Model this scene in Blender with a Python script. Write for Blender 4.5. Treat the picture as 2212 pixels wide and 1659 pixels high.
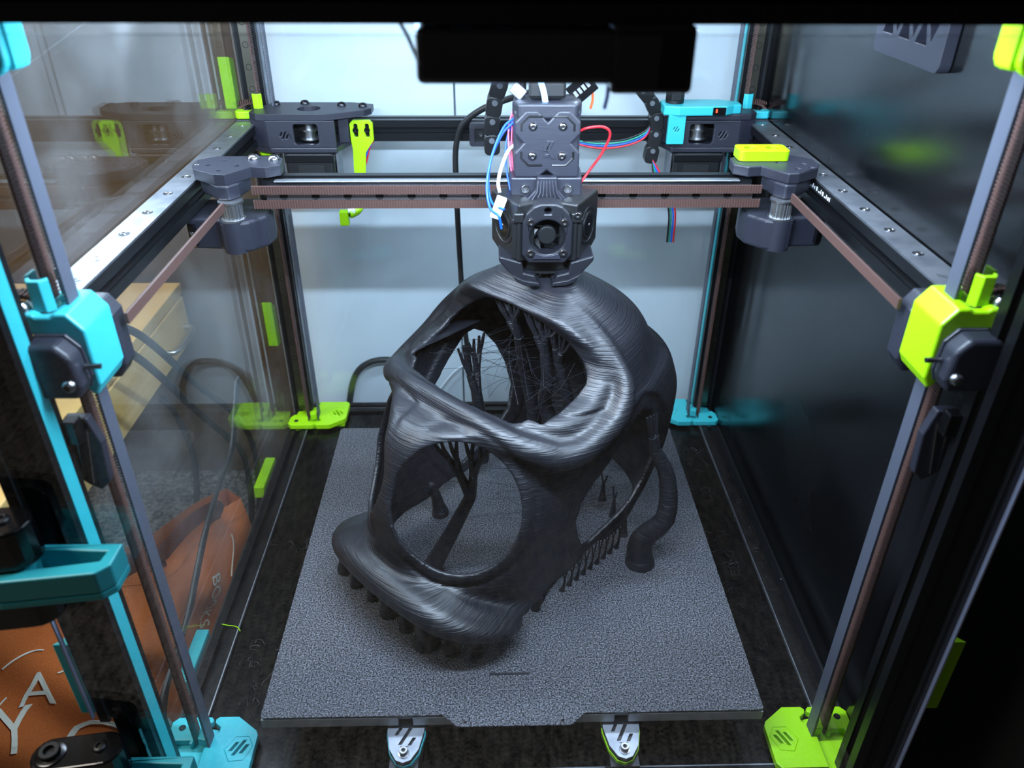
import bpy, bmesh, math, random
import numpy as np
from mathutils import Vector, Matrix
from mathutils.geometry import tessellate_polygon
random.seed(7); RNG = np.random.default_rng(7)
for _o in list(bpy.data.objects): bpy.data.objects.remove(_o)
SC = bpy.context.scene
COL = SC.collection
U = 0.001                                   # all coordinates below are millimetres

# ------------------------------------------------------------------ camera
FPX, PITCH, YAW, ROLL = 1712.25, 0.5500, 0.02654, 0.0059
CAM = (-12.08, -531.53, 489.41)
cam_d = bpy.data.cameras.new('camera'); cam = bpy.data.objects.new('camera', cam_d); COL.objects.link(cam)
cam_d.sensor_fit = 'HORIZONTAL'; cam_d.sensor_width = 36.0; cam_d.lens = FPX / 2212.0 * 36.0
cam_d.clip_start = 0.01; cam_d.clip_end = 50
fw = Vector((math.sin(YAW) * math.cos(PITCH), math.cos(YAW) * math.cos(PITCH), -math.sin(PITCH)))
rt = Vector((math.cos(YAW), -math.sin(YAW), 0)); up = rt.cross(fw)
r2 = rt * math.cos(ROLL) + up * math.sin(ROLL); u2 = up * math.cos(ROLL) - rt * math.sin(ROLL)
M = Matrix((r2, u2, -fw)).transposed().to_4x4(); M.translation = Vector(CAM) * U
cam.matrix_world = M
cam_d.dof.use_dof = True; cam_d.dof.focus_distance = 0.64; cam_d.dof.aperture_fstop = 8.5
SC.camera = cam

# ------------------------------------------------------------------ world, lamps, exposure
W = bpy.data.worlds.new('room_air'); SC.world = W; W.use_nodes = True
W.node_tree.nodes['Background'].inputs[0].default_value = (0.62, 0.62, 0.66, 1)
W.node_tree.nodes['Background'].inputs[1].default_value = 0.03
SC.view_settings.view_transform = 'Standard'; SC.view_settings.look = 'None'
SC.view_settings.exposure = 0.0; SC.view_settings.gamma = 1.0; SC.view_settings.use_curve_mapping = False

def area(name, loc, aim, sx, sy, power, color, spread=math.pi):
    l = bpy.data.lights.new(name, 'AREA'); l.shape = 'RECTANGLE'; l.size = sx * U; l.size_y = sy * U
    l.energy = power; l.color = color; l.spread = spread
    o = bpy.data.objects.new(name, l); COL.objects.link(o); o.location = Vector(loc) * U
    d = (Vector(aim) - Vector(loc)).normalized()
    x = Vector((1, 0, 0)) if sx >= sy else Vector((0, 1, 0))
    if abs(d.dot(x)) > .95: x = Vector((0, 1, 0))
    z = -d; y = z.cross(x).normalized(); x = y.cross(z)
    m = Matrix((x, y, z)).transposed().to_4x4(); m.translation = Vector(loc) * U; o.matrix_world = m
    return o
COOL = (0.62, 0.79, 1.0)
area('led_bar_front_light', (0, -178, 446), (0, 200, 130), 320, 8, 7.6, COOL)
area('led_bar_left_light', (-228, 60, 446), (-40, 60, 120), 8, 380, 2.6, COOL)
area('led_bar_right_light', (228, 60, 446), (40, 60, 120), 8, 380, 2.6, COOL)
area('room_ceiling_light', (-1100, -300, 1600), (-600, 0, -300), 600, 600, 23.0, (1.0, 0.93, 0.84))

# ------------------------------------------------------------------ materials
MATS = {}
def lin(c):
    return tuple(((v / 255) / 12.92 if v / 255 <= .04045 else ((v / 255 + .055) / 1.055) ** 2.4) for v in c) + (1,)
def mat(name, rgb, rough=.5, metal=0., bump=None, spec=.5, coat=0., var=None, emit=None, aniso=0.):
    """bump=(scale xyz, strength, distance mm); var=(scale, rgb2, lo, hi)"""
    if name in MATS: return MATS[name]
    m = bpy.data.materials.new(name); m.use_nodes = True; nt = m.node_tree; N = nt.nodes; L = nt.links
    p = N['Principled BSDF']
    p.inputs['Base Color'].default_value = lin(rgb); p.inputs['Roughness'].default_value = rough
    p.inputs['Metallic'].default_value = metal; p.inputs['Specular IOR Level'].default_value = spec
    p.inputs['Coat Weight'].default_value = coat
    if emit: p.inputs['Emission Color'].default_value = lin(emit[0]); p.inputs['Emission Strength'].default_value = emit[1]
    tc = N.new('ShaderNodeTexCoord')
    if bump:
        mp = N.new('ShaderNodeMapping'); mp.inputs['Scale'].default_value = bump[0]
        nz = N.new('ShaderNodeTexNoise'); nz.inputs['Scale'].default_value = 1; nz.inputs['Detail'].default_value = 3
        b = N.new('ShaderNodeBump'); b.inputs['Strength'].default_value = bump[1]; b.inputs['Distance'].default_value = bump[2] * U
        L.new(tc.outputs['Object'], mp.inputs['Vector']); L.new(mp.outputs[0], nz.inputs['Vector'])
        L.new(nz.outputs[0], b.inputs['Height']); L.new(b.outputs[0], p.inputs['Normal'])
    if var:
        nz = N.new('ShaderNodeTexNoise'); nz.inputs['Scale'].default_value = var[0]; nz.inputs['Detail'].default_value = 4
        r = N.new('ShaderNodeValToRGB'); r.color_ramp.elements[0].position = var[2]; r.color_ramp.elements[1].position = var[3]
        r.color_ramp.elements[0].color = lin(rgb); r.color_ramp.elements[1].color = lin(var[1])
        L.new(tc.outputs['Object'], nz.inputs['Vector']); L.new(nz.outputs[0], r.inputs[0]); L.new(r.outputs[0], p.inputs['Base Color'])
    MATS[name] = m
    return m
LAY = ((60, 60, 2600), .35, .25)            # faint printed layer lines
mat('cyan_plastic', (46, 164, 174), .38, bump=LAY)
mat('lime_plastic', (146, 204, 3), .38, bump=LAY)
mat('grey_plastic', (33, 34, 44), .44, bump=LAY)
mat('black_plastic', (16, 17, 19), .42); mat('duct_plastic', (19, 20, 27), .45, bump=LAY)
mat('gloss_black', (9, 9, 11), .2)
mat('black_anodised', (24, 25, 28), .36, metal=.55, bump=((20, 3000, 20), .12, .1))
mat('steel', (206, 208, 212), .3, metal=1.)
mat('brushed_steel', (156, 159, 166), .48, metal=1., var=(60, (126, 130, 138), .35, .7))
mat('dark_steel', (120, 116, 104), .3, metal=1.)
mat('bolt_steel', (150, 150, 154), .25, metal=1.)
mat('black_bolt', (60, 60, 64), .3, metal=1.)
mat('hole_black', (4, 4, 5), .7)
mat('brown_belt', (72, 48, 42), .6)
mat('black_belt', (70, 74, 86), .5)
mat('rubber', (20, 21, 23), .48)
mat('white_nylon', (226, 232, 240), .4)
mat('red_wire', (200, 34, 44), .4); mat('blue_wire', (18, 84, 205), .4); mat('orange_wire', (226, 92, 48), .4)
mat('pink_wire', (224, 96, 132), .4); mat('white_wire', (214, 210, 206), .5); mat('green_wire', (24, 132, 110), .4)
mat('ptfe', (168, 206, 240), .3); mat('blue_heatshrink', (24, 74, 190), .35)

# ------------------------------------------------------------------ mesh helpers
class MB:
    def __init__(self): self.v = []; self.f = []
    def add(self, vs, fs, m=None):
        o = len(self.v)
        for p in vs:
            p = Vector(p)
            self.v.append(tuple(m @ p) if m is not None else tuple(p))
        self.f += [tuple(i + o for i in f) for f in fs]
        return self
    def box(self, x0, x1, y0, y1, z0, z1, m=None):
        vs = [(x, y, z) for z in (z0, z1) for y in (y0, y1) for x in (x0, x1)]
        return self.add(vs, [(0, 2, 3, 1), (4, 5, 7, 6), (0, 1, 5, 4), (2, 6, 7, 3), (0, 4, 6, 2), (1, 3, 7, 5)], m)
    def prism(self, poly, a, b, axis=2, holes=(), m=None):
        """polygon (2D) extruded from a to b along an axis; 2D axes are the other two in cyclic order"""
        loops = [list(poly)] + [list(h) for h in holes]
        def P(q, w):
            return (q[0], q[1], w) if axis == 2 else ((w, q[0], q[1]) if axis == 0 else (q[1], w, q[0]))
        flat = [q for l in loops for q in l]; n = len(flat)
        vs = [P(q, a) for q in flat] + [P(q, b) for q in flat]; fs = []
        area2 = sum(l0[0] * l1[1] - l1[0] * l0[1] for l0, l1 in zip(loops[0], loops[0][1:] + loops[0][:1]))
        if len(loops) == 1:
            idx = list(range(n))
            if area2 < 0: idx = idx[::-1]
            fs += [tuple(i + n for i in idx), tuple(reversed(idx))]
        else:
            for t in tessellate_polygon([[Vector((q[0], q[1], 0)) for q in l] for l in loops]):
                q = [flat[i] for i in t]
                s = (q[1][0] - q[0][0]) * (q[2][1] - q[0][1]) - (q[2][0] - q[0][0]) * (q[1][1] - q[0][1])
                t = tuple(t) if s > 0 else tuple(reversed(t))
                fs += [tuple(i + n for i in t), tuple(reversed(t))]
        o = 0
        for li, l in enumerate(loops):
            k = len(l); a2 = sum(l[i][0] * l[(i + 1) % k][1] - l[(i + 1) % k][0] * l[i][1] for i in range(k))
            fl = (a2 > 0) == (li == 0)
            for i in range(k):
                j = (i + 1) % k; q = (o + i, o + j, o + j + n, o + i + n)
                fs.append(q if fl else q[::-1])
            o += k
        return self.add(vs, fs, m)
    def cyl(self, c, r, a, b, axis=2, n=20, r2=None, m=None):
        return self.lathe([(r, a), (r if r2 is None else r2, b)], c, axis, n, m)
    def lathe(self, prof, c=(0, 0, 0), axis=2, n=20, m=None):
        """profile (radius, height) revolved round an axis through c; ends are capped"""
        vs = []; fs = []
        for r, h in prof:
            for i in range(n):
                t = 2 * math.pi * i / n; p = (r * math.cos(t), r * math.sin(t), h)
                if axis == 0: p = (p[2], p[0], p[1])
                if axis == 1: p = (p[1], p[2], p[0])
                vs.append((p[0] + c[0], p[1] + c[1], p[2] + c[2]))
        k = len(prof)
        for j in range(k - 1):
            for i in range(n):
                i2 = (i + 1) % n; fs.append((j * n + i, j * n + i2, (j + 1) * n + i2, (j + 1) * n + i))
        fs.append(tuple(reversed(range(n)))); fs.append(tuple(range((k - 1) * n, k * n)))
        return self.add(vs, fs, m)
    def tube(self, path, r, n=10, caps=True, closed=False):
        P = [Vector(p) for p in path]; k = len(P)
        rs = r if isinstance(r, (list, tuple)) else [r] * k
        vs = []; fs = []; nrm = None
        for i in range(k):
            t = (P[min(i + 1, k - 1)] - P[max(i - 1, 0)])
            if t.length < 1e-9: t = Vector((0, 0, 1))
            t.normalize()
            if nrm is None:
                nrm = t.orthogonal().normalized()
            else:
                nrm = (nrm - t * nrm.dot(t))
                nrm = nrm.normalized() if nrm.length > 1e-6 else t.orthogonal().normalized()
            bn = t.cross(nrm)
            for q in range(n):
                a = 2 * math.pi * q / n
                vs.append(P[i] + (nrm * math.cos(a) + bn * math.sin(a)) * rs[i])
        for i in range(k - 1):
            for q in range(n):
                q2 = (q + 1) % n; fs.append((i * n + q, i * n + q2, (i + 1) * n + q2, (i + 1) * n + q))
        if caps: fs.append(tuple(reversed(range(n)))); fs.append(tuple(range((k - 1) * n, k * n)))
        return self.add(vs, fs)
    def ball(self, c, r, n=14, k=8, sq=(1, 1, 1)):
        pr = [(max(1e-3, math.sin(math.pi * i / k)) * r, -math.cos(math.pi * i / k) * r) for i in range(k + 1)]
        vs = []; t = MB().lathe(pr, (0, 0, 0), 2, n)
        return self.add([(p[0] * sq[0] + c[0], p[1] * sq[1] + c[1], p[2] * sq[2] + c[2]) for p in t.v], t.f)
    def build(self, name, material, parent=None, smooth=None, bevel=0, seg=2, sub=0):
        me = bpy.data.meshes.new(name)
        me.from_pydata([(p[0] * U, p[1] * U, p[2] * U) for p in self.v], [], self.f); me.update()
        bm = bmesh.new(); bm.from_mesh(me); bmesh.ops.recalc_face_normals(bm, faces=bm.faces); bm.to_mesh(me); bm.free()
        o = bpy.data.objects.new(name, me); COL.objects.link(o)
        me.materials.append(MATS[material] if isinstance(material, str) else material)
        if smooth is not None:
            me.shade_smooth(); me.set_sharp_from_angle(angle=math.radians(smooth))
        if bevel:
            b = o.modifiers.new('edge', 'BEVEL'); b.width = bevel * U; b.segments = seg; b.limit_method = 'ANGLE'; b.angle_limit = math.radians(35)
            b.harden_normals = False
        if parent is not None: put(o, parent)
        return o
def put(o, parent):
    """parent without moving: parts are modelled in world millimetres"""
    o.parent = parent; o.matrix_parent_inverse = parent.matrix_world.inverted()
def root(name, label, cat, loc=(0, 0, 0), group=None, kind=None):
    o = bpy.data.objects.new(name, None); COL.objects.link(o); o.empty_display_size = .01
    o.matrix_world = Matrix.Translation(Vector(loc) * U); o.location = Vector(loc) * U
    bpy.context.view_layer.update()
    return tag(o, label, cat, group, kind)
def tag(o, label=None, cat=None, group=None, kind=None):
    if label: o['label'] = label
    if cat: o['category'] = cat
    if group: o['group'] = group
    if kind: o['kind'] = kind
    return o
def circ(cx, cy, r, n=16, a0=0, a1=2 * math.pi, end=False):
    k = n if not end else n - 1
    return [(cx + r * math.cos(a0 + (a1 - a0) * i / k), cy + r * math.sin(a0 + (a1 - a0) * i / k)) for i in range(n)]
def rrect(x0, x1, y0, y1, r, n=5):
    p = []
    for cx, cy, a in ((x1 - r, y1 - r, 0), (x0 + r, y1 - r, 90), (x0 + r, y0 + r, 180), (x1 - r, y0 + r, 270)):
        for i in range(n): t = math.radians(a + 90 * i / (n - 1)); p.append((cx + r * math.cos(t), cy + r * math.sin(t)))
    return p
def slit(cx, cy, w, h, lean):
    return [(cx - w / 2 - lean * h / 2, cy - h / 2), (cx + w / 2 - lean * h / 2, cy - h / 2), (cx + w / 2 + lean * h / 2, cy + h / 2), (cx - w / 2 + lean * h / 2, cy + h / 2)]
def spline(pts, n=8):
    """Catmull-Rom through 3D points"""
    P = [Vector(p) for p in pts]; P = [P[0] * 2 - P[1]] + P + [P[-1] * 2 - P[-2]]; out = []
    for i in range(1, len(P) - 2):
        a, b, c, d = P[i - 1:i + 3]
        for j in range(n):
            t = j / n
            out.append(.5 * ((2 * b) + (c - a) * t + (2 * a - 5 * b + 4 * c - d) * t * t + (3 * b - a - 3 * c + d) * t ** 3))
    out.append(P[-2]); return out
def bolt(parent, c, r, axis=2, sign=1, h=None, material='bolt_steel', style='button', name='bolt'):
    """screw head with a hex socket, standing on the surface at c"""
    h = h or r * .62; k = 8
    if style == 'button': pr = [(r, 0), (r, h * .25), (r * .86, h * .7), (r * .6, h), (r * .42, h), (r * .42, h * .35)]
    else: pr = [(r, 0), (r, h * .88), (r * .92, h), (r * .55, h), (r * .55, h * .35)]
    b = MB().lathe([(a, d * sign) for a, d in pr], c, axis, 14)
    return b.build(name, material, parent, smooth=40)
# ------------------------------------------------------------------ clear and glossy sheets
def clear_acrylic(name, tint, dirt_haze):
    m = bpy.data.materials.new(name); m.use_nodes = True; N = m.node_tree.nodes; L = m.node_tree.links
    N.remove(N['Principled BSDF']); out = N['Material Output']
    tr = N.new('ShaderNodeBsdfTransparent'); tr.inputs[0].default_value = tint
    gl = N.new('ShaderNodeBsdfGlossy'); gl.inputs['Roughness'].default_value = .015; gl.inputs[0].default_value = (1, 1, 1, 1)
    ge = N.new('ShaderNodeNewGeometry'); dt = N.new('ShaderNodeVectorMath'); dt.operation = 'DOT_PRODUCT'
    L.new(ge.outputs['Normal'], dt.inputs[0]); L.new(ge.outputs['Incoming'], dt.inputs[1])
    def mth(op, a, b=None):
        n = N.new('ShaderNodeMath'); n.operation = op
        for i, q in enumerate((a, b)):
            if q is None: continue
            if isinstance(q, (int, float)): n.inputs[i].default_value = q
            else: L.new(q, n.inputs[i])
        return n.outputs[0]
    fr = mth('ADD', mth('MULTIPLY', mth('POWER', mth('SUBTRACT', 1.0, mth('ABSOLUTE', dt.outputs['Value'])), 5.0), .96), .04)   # Schlick
    mx = N.new('ShaderNodeMixShader'); L.new(fr, mx.inputs[0]); L.new(tr.outputs[0], mx.inputs[1]); L.new(gl.outputs[0], mx.inputs[2])
    df = N.new('ShaderNodeBsdfDiffuse'); df.inputs[0].default_value = (.6, .62, .64, 1)
    tc = N.new('ShaderNodeTexCoord'); nz = N.new('ShaderNodeTexNoise'); nz.inputs['Scale'].default_value = 9; nz.inputs['Detail'].default_value = 7
    mr = N.new('ShaderNodeMapRange'); mr.inputs[1].default_value = .42; mr.inputs[2].default_value = .75; mr.inputs[3].default_value = 0; mr.inputs[4].default_value = dirt_haze
    L.new(tc.outputs['Object'], nz.inputs['Vector']); L.new(nz.outputs[0], mr.inputs[0])
    m2 = N.new('ShaderNodeMixShader'); L.new(mr.outputs[0], m2.inputs[0]); L.new(mx.outputs[0], m2.inputs[1]); L.new(df.outputs[0], m2.inputs[2])
    L.new(m2.outputs[0], out.inputs[0]); MATS[name] = m
clear_acrylic('clear_acrylic', (.95, .97, .96, 1), .10)  # dirt raised here, its pale diffuse also stands in for a reflected veil
clear_acrylic('rear_acrylic', (.95, .97, .97, 1), .02)
clear_acrylic('door_acrylic', (.98, .985, .985, 1), .004)
mat('acrylic_edge', (150, 160, 190), .15, spec=.8)
def black_acrylic():
    m = mat('black_acrylic', (7, 8, 10), .1, spec=.7); N = m.node_tree.nodes; L = m.node_tree.links; p = N['Principled BSDF']
    tc = N.new('ShaderNodeTexCoord'); nz = N.new('ShaderNodeTexNoise'); nz.inputs['Scale'].default_value = 7; nz.inputs['Detail'].default_value = 6
    mr = N.new('ShaderNodeMapRange'); mr.inputs[1].default_value = .35; mr.inputs[2].default_value = .75; mr.inputs[3].default_value = .12; mr.inputs[4].default_value = .34
    L.new(tc.outputs['Object'], nz.inputs['Vector']); L.new(nz.outputs[0], mr.inputs[0]); L.new(mr.outputs[0], p.inputs['Roughness'])
black_acrylic()
# ------------------------------------------------------------------ the room round the printer
def speckle(name, c1, c2, scale, rough, lo, hi, bump=.6, c3=None):
    m = mat(name, c1, rough); N = m.node_tree.nodes; L = m.node_tree.links; p = N['Principled BSDF']
    tc = N.new('ShaderNodeTexCoord'); nz = N.new('ShaderNodeTexNoise'); nz.inputs['Scale'].default_value = scale; nz.inputs['Detail'].default_value = 5; nz.inputs['Roughness'].default_value = .7
    r = N.new('ShaderNodeValToRGB'); r.color_ramp.elements[0].position = lo; r.color_ramp.elements[1].position = hi
    r.color_ramp.elements[0].color = lin(c1); r.color_ramp.elements[1].color = lin(c2)
    L.new(tc.outputs['Object'], nz.inputs['Vector']); L.new(nz.outputs[0], r.inputs[0]); L.new(r.outputs[0], p.inputs['Base Color'])
    b = N.new('ShaderNodeBump'); b.inputs['Strength'].default_value = bump; b.inputs['Distance'].default_value = .002
    L.new(nz.outputs[0], b.inputs['Height']); L.new(b.outputs[0], p.inputs['Normal']); return m
speckle('carpet', (52, 49, 46), (168, 160, 150), 170, .95, .4, .66, 1.)
def wood(name, c1, c2, scale):
    m = mat(name, c1, .42); N = m.node_tree.nodes; L = m.node_tree.links; p = N['Principled BSDF']
    tc = N.new('ShaderNodeTexCoord'); mp = N.new('ShaderNodeMapping'); mp.inputs['Scale'].default_value = scale
    nz = N.new('ShaderNodeTexNoise'); nz.inputs['Scale'].default_value = 1; nz.inputs['Detail'].default_value = 6; nz.inputs['Distortion'].default_value = 1.5
    r = N.new('ShaderNodeValToRGB'); r.color_ramp.elements[0].color = lin(c1); r.color_ramp.elements[1].color = lin(c2); r.color_ramp.elements[0].position = .3; r.color_ramp.elements[1].position = .72
    L.new(tc.outputs['Object'], mp.inputs['Vector']); L.new(mp.outputs[0], nz.inputs['Vector']); L.new(nz.outputs[0], r.inputs[0]); L.new(r.outputs[0], p.inputs['Base Color'])
wood('pale_wood', (204, 164, 98), (224, 188, 124), (9, 5, 40))
wood('brown_wood', (92, 72, 50), (106, 84, 60), (3, 10, 10))
mat('white_laminate', (214, 222, 230), .45)
ZF = -220.
tag(MB().box(-2200, 1400, -1600, 1400, ZF - 20, ZF).build('floor', 'carpet'), 'grey speckled carpet under the printer and the tote bag', kind='structure')
tag(MB().box(-2200, -268, 392, 412, ZF, 900).build('wall_back', 'brown_wood'), 'brown wood panelled wall behind the drawer unit', kind='structure')
tag(MB().box(330, 350, -1600, 412, ZF, 900).build('dark_backing_right', mat('black_backing', (12, 12, 13), .6)), 'dark slab added beside the black printer panel to keep that side black', kind='structure')  # added dark slab, keeps the view past the right post black
tag(MB().box(-2220, -2200, -1600, 412, ZF, 1700).build('wall_left', 'brown_wood'), 'brown wall at the side of the room', kind='structure')
cab = root('white_cabinet', 'tall white cabinet with a thin door seam behind the printer', 'cabinet', (40, 346, ZF))
MB().box(-266, 326, 360, 720, ZF, 900).build('cabinet_body', 'white_laminate', cab)
for x0, x1, y0, y1 in ((-266, -52.5, -80, 900), (-50.5, 326, -80, 900), (-266, -52.5, ZF + 40, -83), (-50.5, 326, ZF + 40, -83)):
    MB().box(x0, x1, 342, 359, y0, y1).build('cabinet_door', 'white_laminate', cab, bevel=.8)
# drawer unit
du = root('drawer_unit', 'low pale wooden drawer unit with a slim chrome handle behind the clear side panel', 'drawers', (-520, 20, ZF))
MB().box(-640, -402, -330, 372, 8, 70).build('carcass', 'pale_wood', du, bevel=1)
MB().box(-644, -397, -334, 375, 70, 84).build('top_board', 'pale_wood', du, bevel=1.5)
for y0, y1 in ((-328, 18), (22, 370)):
    d = MB().box(-402, -396, y0, y1, 9, 68).build('drawer_front', 'pale_wood', du, bevel=1)
    ym = y1 - 50; h = MB(); h.tube(spline([(-396, ym - 34, 34), (-384, ym - 30, 34), (-381, ym, 34), (-384, ym + 30, 34), (-396, ym + 34, 34)], 6), 3.2, 10)
    h.build('drawer_handle', 'steel', d, smooth=60)
for y in (-300, 330): MB().box(-636, -616, y - 15, y + 15, ZF, 8).build('leg', 'black_plastic', du, bevel=1)
# ------------------------------------------------------------------ tote bag
speckle('orange_canvas', (186, 94, 38), (212, 114, 52), 900, .9, .35, .65, .5)
mat('dark_canvas', (96, 46, 34), .9); mat('cream_print', (226, 222, 206), .8)
BA, BB = np.array([-292., 150.]), np.array([-500., -100.])
BD = (BB - BA) / np.linalg.norm(BB - BA); BNRM = np.array([-BD[1], BD[0]])
if BNRM[1] > 0: BNRM = -BNRM
BW = float(np.linalg.norm(BB - BA))
def bag_pt(u, v, side=1, off=0.):
    """u 0..1 along the mouth, v 0..1 from floor to mouth"""
    top = -64 - 14 * math.sin(u * 5.2 + .6) + 8 * math.sin(u * 13) + 52 * u * u
    fold = 10 * math.sin(u * 12 + v * 3.5) + 7 * math.sin(u * 25 - v * 8 + 1) + 6 * math.sin(v * 10 + u * 5) + 1.5 * math.sin(u * 47 + v * 15)
    d = (14 + 66 * (1 - v) ** .8 + fold * (.35 + .65 * (1 - v) * v * 4)) * math.sin(math.pi * min(max(u * .96 + .02, 0), 1)) ** .45
    if side < 0: d = -24 - 30 * (1 - v)
    p = BA + BD * BW * u + BNRM * (d + off * 1.)
    return (p[0], p[1], ZF + 1 + (top - ZF) * v + (off * .3))
def sheet(fn, nu, nv, mb):
    vs = [fn(i / nu, j / nv) for j in range(nv + 1) for i in range(nu + 1)]
    fs = [(j * (nu + 1) + i, j * (nu + 1) + i + 1, (j + 1) * (nu + 1) + i + 1, (j + 1) * (nu + 1) + i) for j in range(nv) for i in range(nu)]
    mb.add(vs, fs)
bag = root('tote_bag', 'orange canvas tote bag with white printed letters slumped on the carpet', 'bag', (-380, 60, ZF))
mb = MB(); sheet(lambda u, v: bag_pt(u, v), 80, 46, mb); sheet(lambda u, v: bag_pt(1 - u, v, -1), 60, 30, mb)
for uu in (0, 1):
    vs = []
    for j in range(31): v = j / 30; vs += [bag_pt(uu, v), bag_pt(uu, v, -1)]
    mb.add(vs, [(2 * j, 2 * j + 1, 2 * j + 3, 2 * j + 2) for j in range(30)])
mb.build('bag_body', 'orange_canvas', bag, smooth=70)
mb = MB(); sheet(lambda u, v: bag_pt(.02 + .96 * u, .9 + .1 * v, 1, 1.2), 80, 4, mb); mb.build('mouth_hem', 'orange_canvas', bag, smooth=70)
for uu, w in ((.12, 16), (.42, 16)):
    mb = MB()
    a = Vector(bag_pt(uu, .97, 1, 2)); b2 = Vector(bag_pt(uu + .22, .97, 1, 2))
    path = spline([a + Vector((0, 0, -26)), a, a + Vector((8, -6, 22)), (a + b2) / 2 + Vector((14, -12, 40 - 20 * uu)), b2 + Vector((8, -6, 20)), b2, b2 + Vector((0, 0, -26))], 7)
    vs = []
    for i, p in enumerate(path):
        t = (path[min(i + 1, len(path) - 1)] - path[max(i - 1, 0)]).normalized(); n = t.cross(Vector((BNRM[0], BNRM[1], .25))).normalized()
        vs += [p + n * w / 2, p - n * w / 2]
    mb.add(vs, [(2 * j, 2 * j + 1, 2 * j + 3, 2 * j + 2) for j in range(len(path) - 1)])
    mb.build('carry_strap', 'dark_canvas', bag, smooth=60)
def print_text(txt, u0, v0, size, ang, parent, name, material, shear=0., mapfn=None):
    cu = bpy.data.curves.new(name, 'FONT'); cu.body = txt; cu.size = size; cu.shear = shear; cu.resolution_u = 3
    o = bpy.data.objects.new(name, cu); COL.objects.link(o); bpy.context.view_layer.update()
    me = bpy.data.meshes.new_from_object(o.evaluated_get(bpy.context.evaluated_depsgraph_get())); bpy.data.objects.remove(o)
    bm = bmesh.new(); bm.from_mesh(me); bmesh.ops.triangulate(bm, faces=bm.faces)
    bmesh.ops.subdivide_edges(bm, edges=[e for e in bm.edges if e.calc_length() > size * .12], cuts=2, use_grid_fill=False)
    ca, sa = math.cos(ang), math.sin(ang)
    for v in bm.verts:
        x, y = v.co.x * ca - v.co.y * sa, v.co.x * sa + v.co.y * ca
        q = mapfn(x, y); v.co = Vector(q) * U
    bm.to_mesh(me); bm.free()
    n = bpy.data.objects.new(name, me); COL.objects.link(n); me.materials.append(MATS[material]); put(n, parent); return n
def on_bag(u0, v0):
    H = 156.
    return lambda x, y: bag_pt(u0 - x / BW, v0 + y / H, 1, 2.4)
print_text('BOOKS', 0, 0, 18.5, math.radians(-119), bag, 'printed_letters', 'cream_print', 0, on_bag(.205, .70))
print_text('A', 0, 0, 38, math.radians(-16), bag, 'printed_letters', 'cream_print', .2, on_bag(.81, .49))
print_text('G', 0, 0, 58, math.radians(-30), bag, 'printed_letters', 'cream_print', .2, on_bag(.80, .16))
print_text('Y', 0, 0, 46, math.radians(-20), bag, 'printed_letters', 'cream_print', .2, on_bag(.91, .36))
for a, b2, c_ in (((.80, .70), (.75, .76), (.70, .68)), ((.70, .58), (.66, .57), (.60, .66)), ((.085, .82), (.09, .68), (.14, .56)), ((.93, .52), (.88, .50), (.82, .55))):
    pts = [Vector(bag_pt(a[0] * (1 - t) ** 2 + 2 * b2[0] * t * (1 - t) + c_[0] * t * t, a[1] * (1 - t) ** 2 + 2 * b2[1] * t * (1 - t) + c_[1] * t * t, 1, 1.)) for t in np.linspace(0, 1, 14)]
    MB().tube(pts, .75, 6).build('printed_line', 'cream_print', bag, smooth=60)
# ------------------------------------------------------------------ cables outside the printer
def cable(name, label, pts, r, material='rubber', group=None, cat='cable', n=10):
    return tag(MB().tube(spline(pts, 10), r, n).build(name, material, None, smooth=60), label, cat, group)
cable('power_cable', 'thick black cable sagging outside the clear panel past the drawer front', [(-300, -60, 262), (-300, -10, 226), (-306, 40, 194), (-310, 84, 155), (-312, 160, 66), (-306, 220, -8), (-298, 236, -60), (-296, 226, -110), (-300, 210, -160), (-310, 190, -212)], 3.4)
cable('power_cable', 'black cable running just below the other one outside the clear panel', [(-296, -50, 244), (-298, -10, 212), (-302, 30, 176), (-306, 70, 134), (-300, 118, 62), (-294, 160, 2), (-290, 182, -40), (-290, 176, -100), (-300, 160, -170), (-312, 140, -212)], 3.4)
rib = root('cable_bundle', 'bundle of four flat black cables hanging down beside the tote bag', 'cable', (-290, -20, ZF))
for k in range(4):
    o_ = k * 3.9
    MB().tube(spline([(-280, 176 + o_, 60), (-278, 146 + o_, 38), (-277, 114 + o_, 14), (-276, 64 + o_, 9), (-275.5, 16 + o_, -2), (-275.5, -20 + o_, -18), (-276, -54 + o_, -36), (-276, -92 + o_, -44), (-278, -126 + o_, -60), (-282, -150 + o_, -120), (-286, -156 + o_, ZF + 5)], 8), 2.1, 8).build('cable', 'rubber', rib, smooth=60)
cable('loop_cable', 'black cable looping down from below the drawer unit to the carpet', [(-390, 236, 4), (-378, 236, -20), (-366, 226, -80), (-372, 196, -150), (-400, 150, -200), (-450, 110, -215), (-540, 90, -216)], 3.6)
cable('wall_cable', 'black cable arching behind the clear rear panel', [(-202, 330, -110), (-197, 330, -60), (-184, 330, -20), (-160, 331, -4), (-130, 330, -6), (-112, 330, -30), (-106, 330, -60), (-104, 330, -110)], 4.0)
cable('white_wire', 'thin white wire curling behind the clear rear panel', [(-84, 332, -50), (-60, 333, -20), (-40, 333, -12), (-24, 332, -34), (-20, 332, -60)], 1.2, 'white_nylon')
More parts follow.
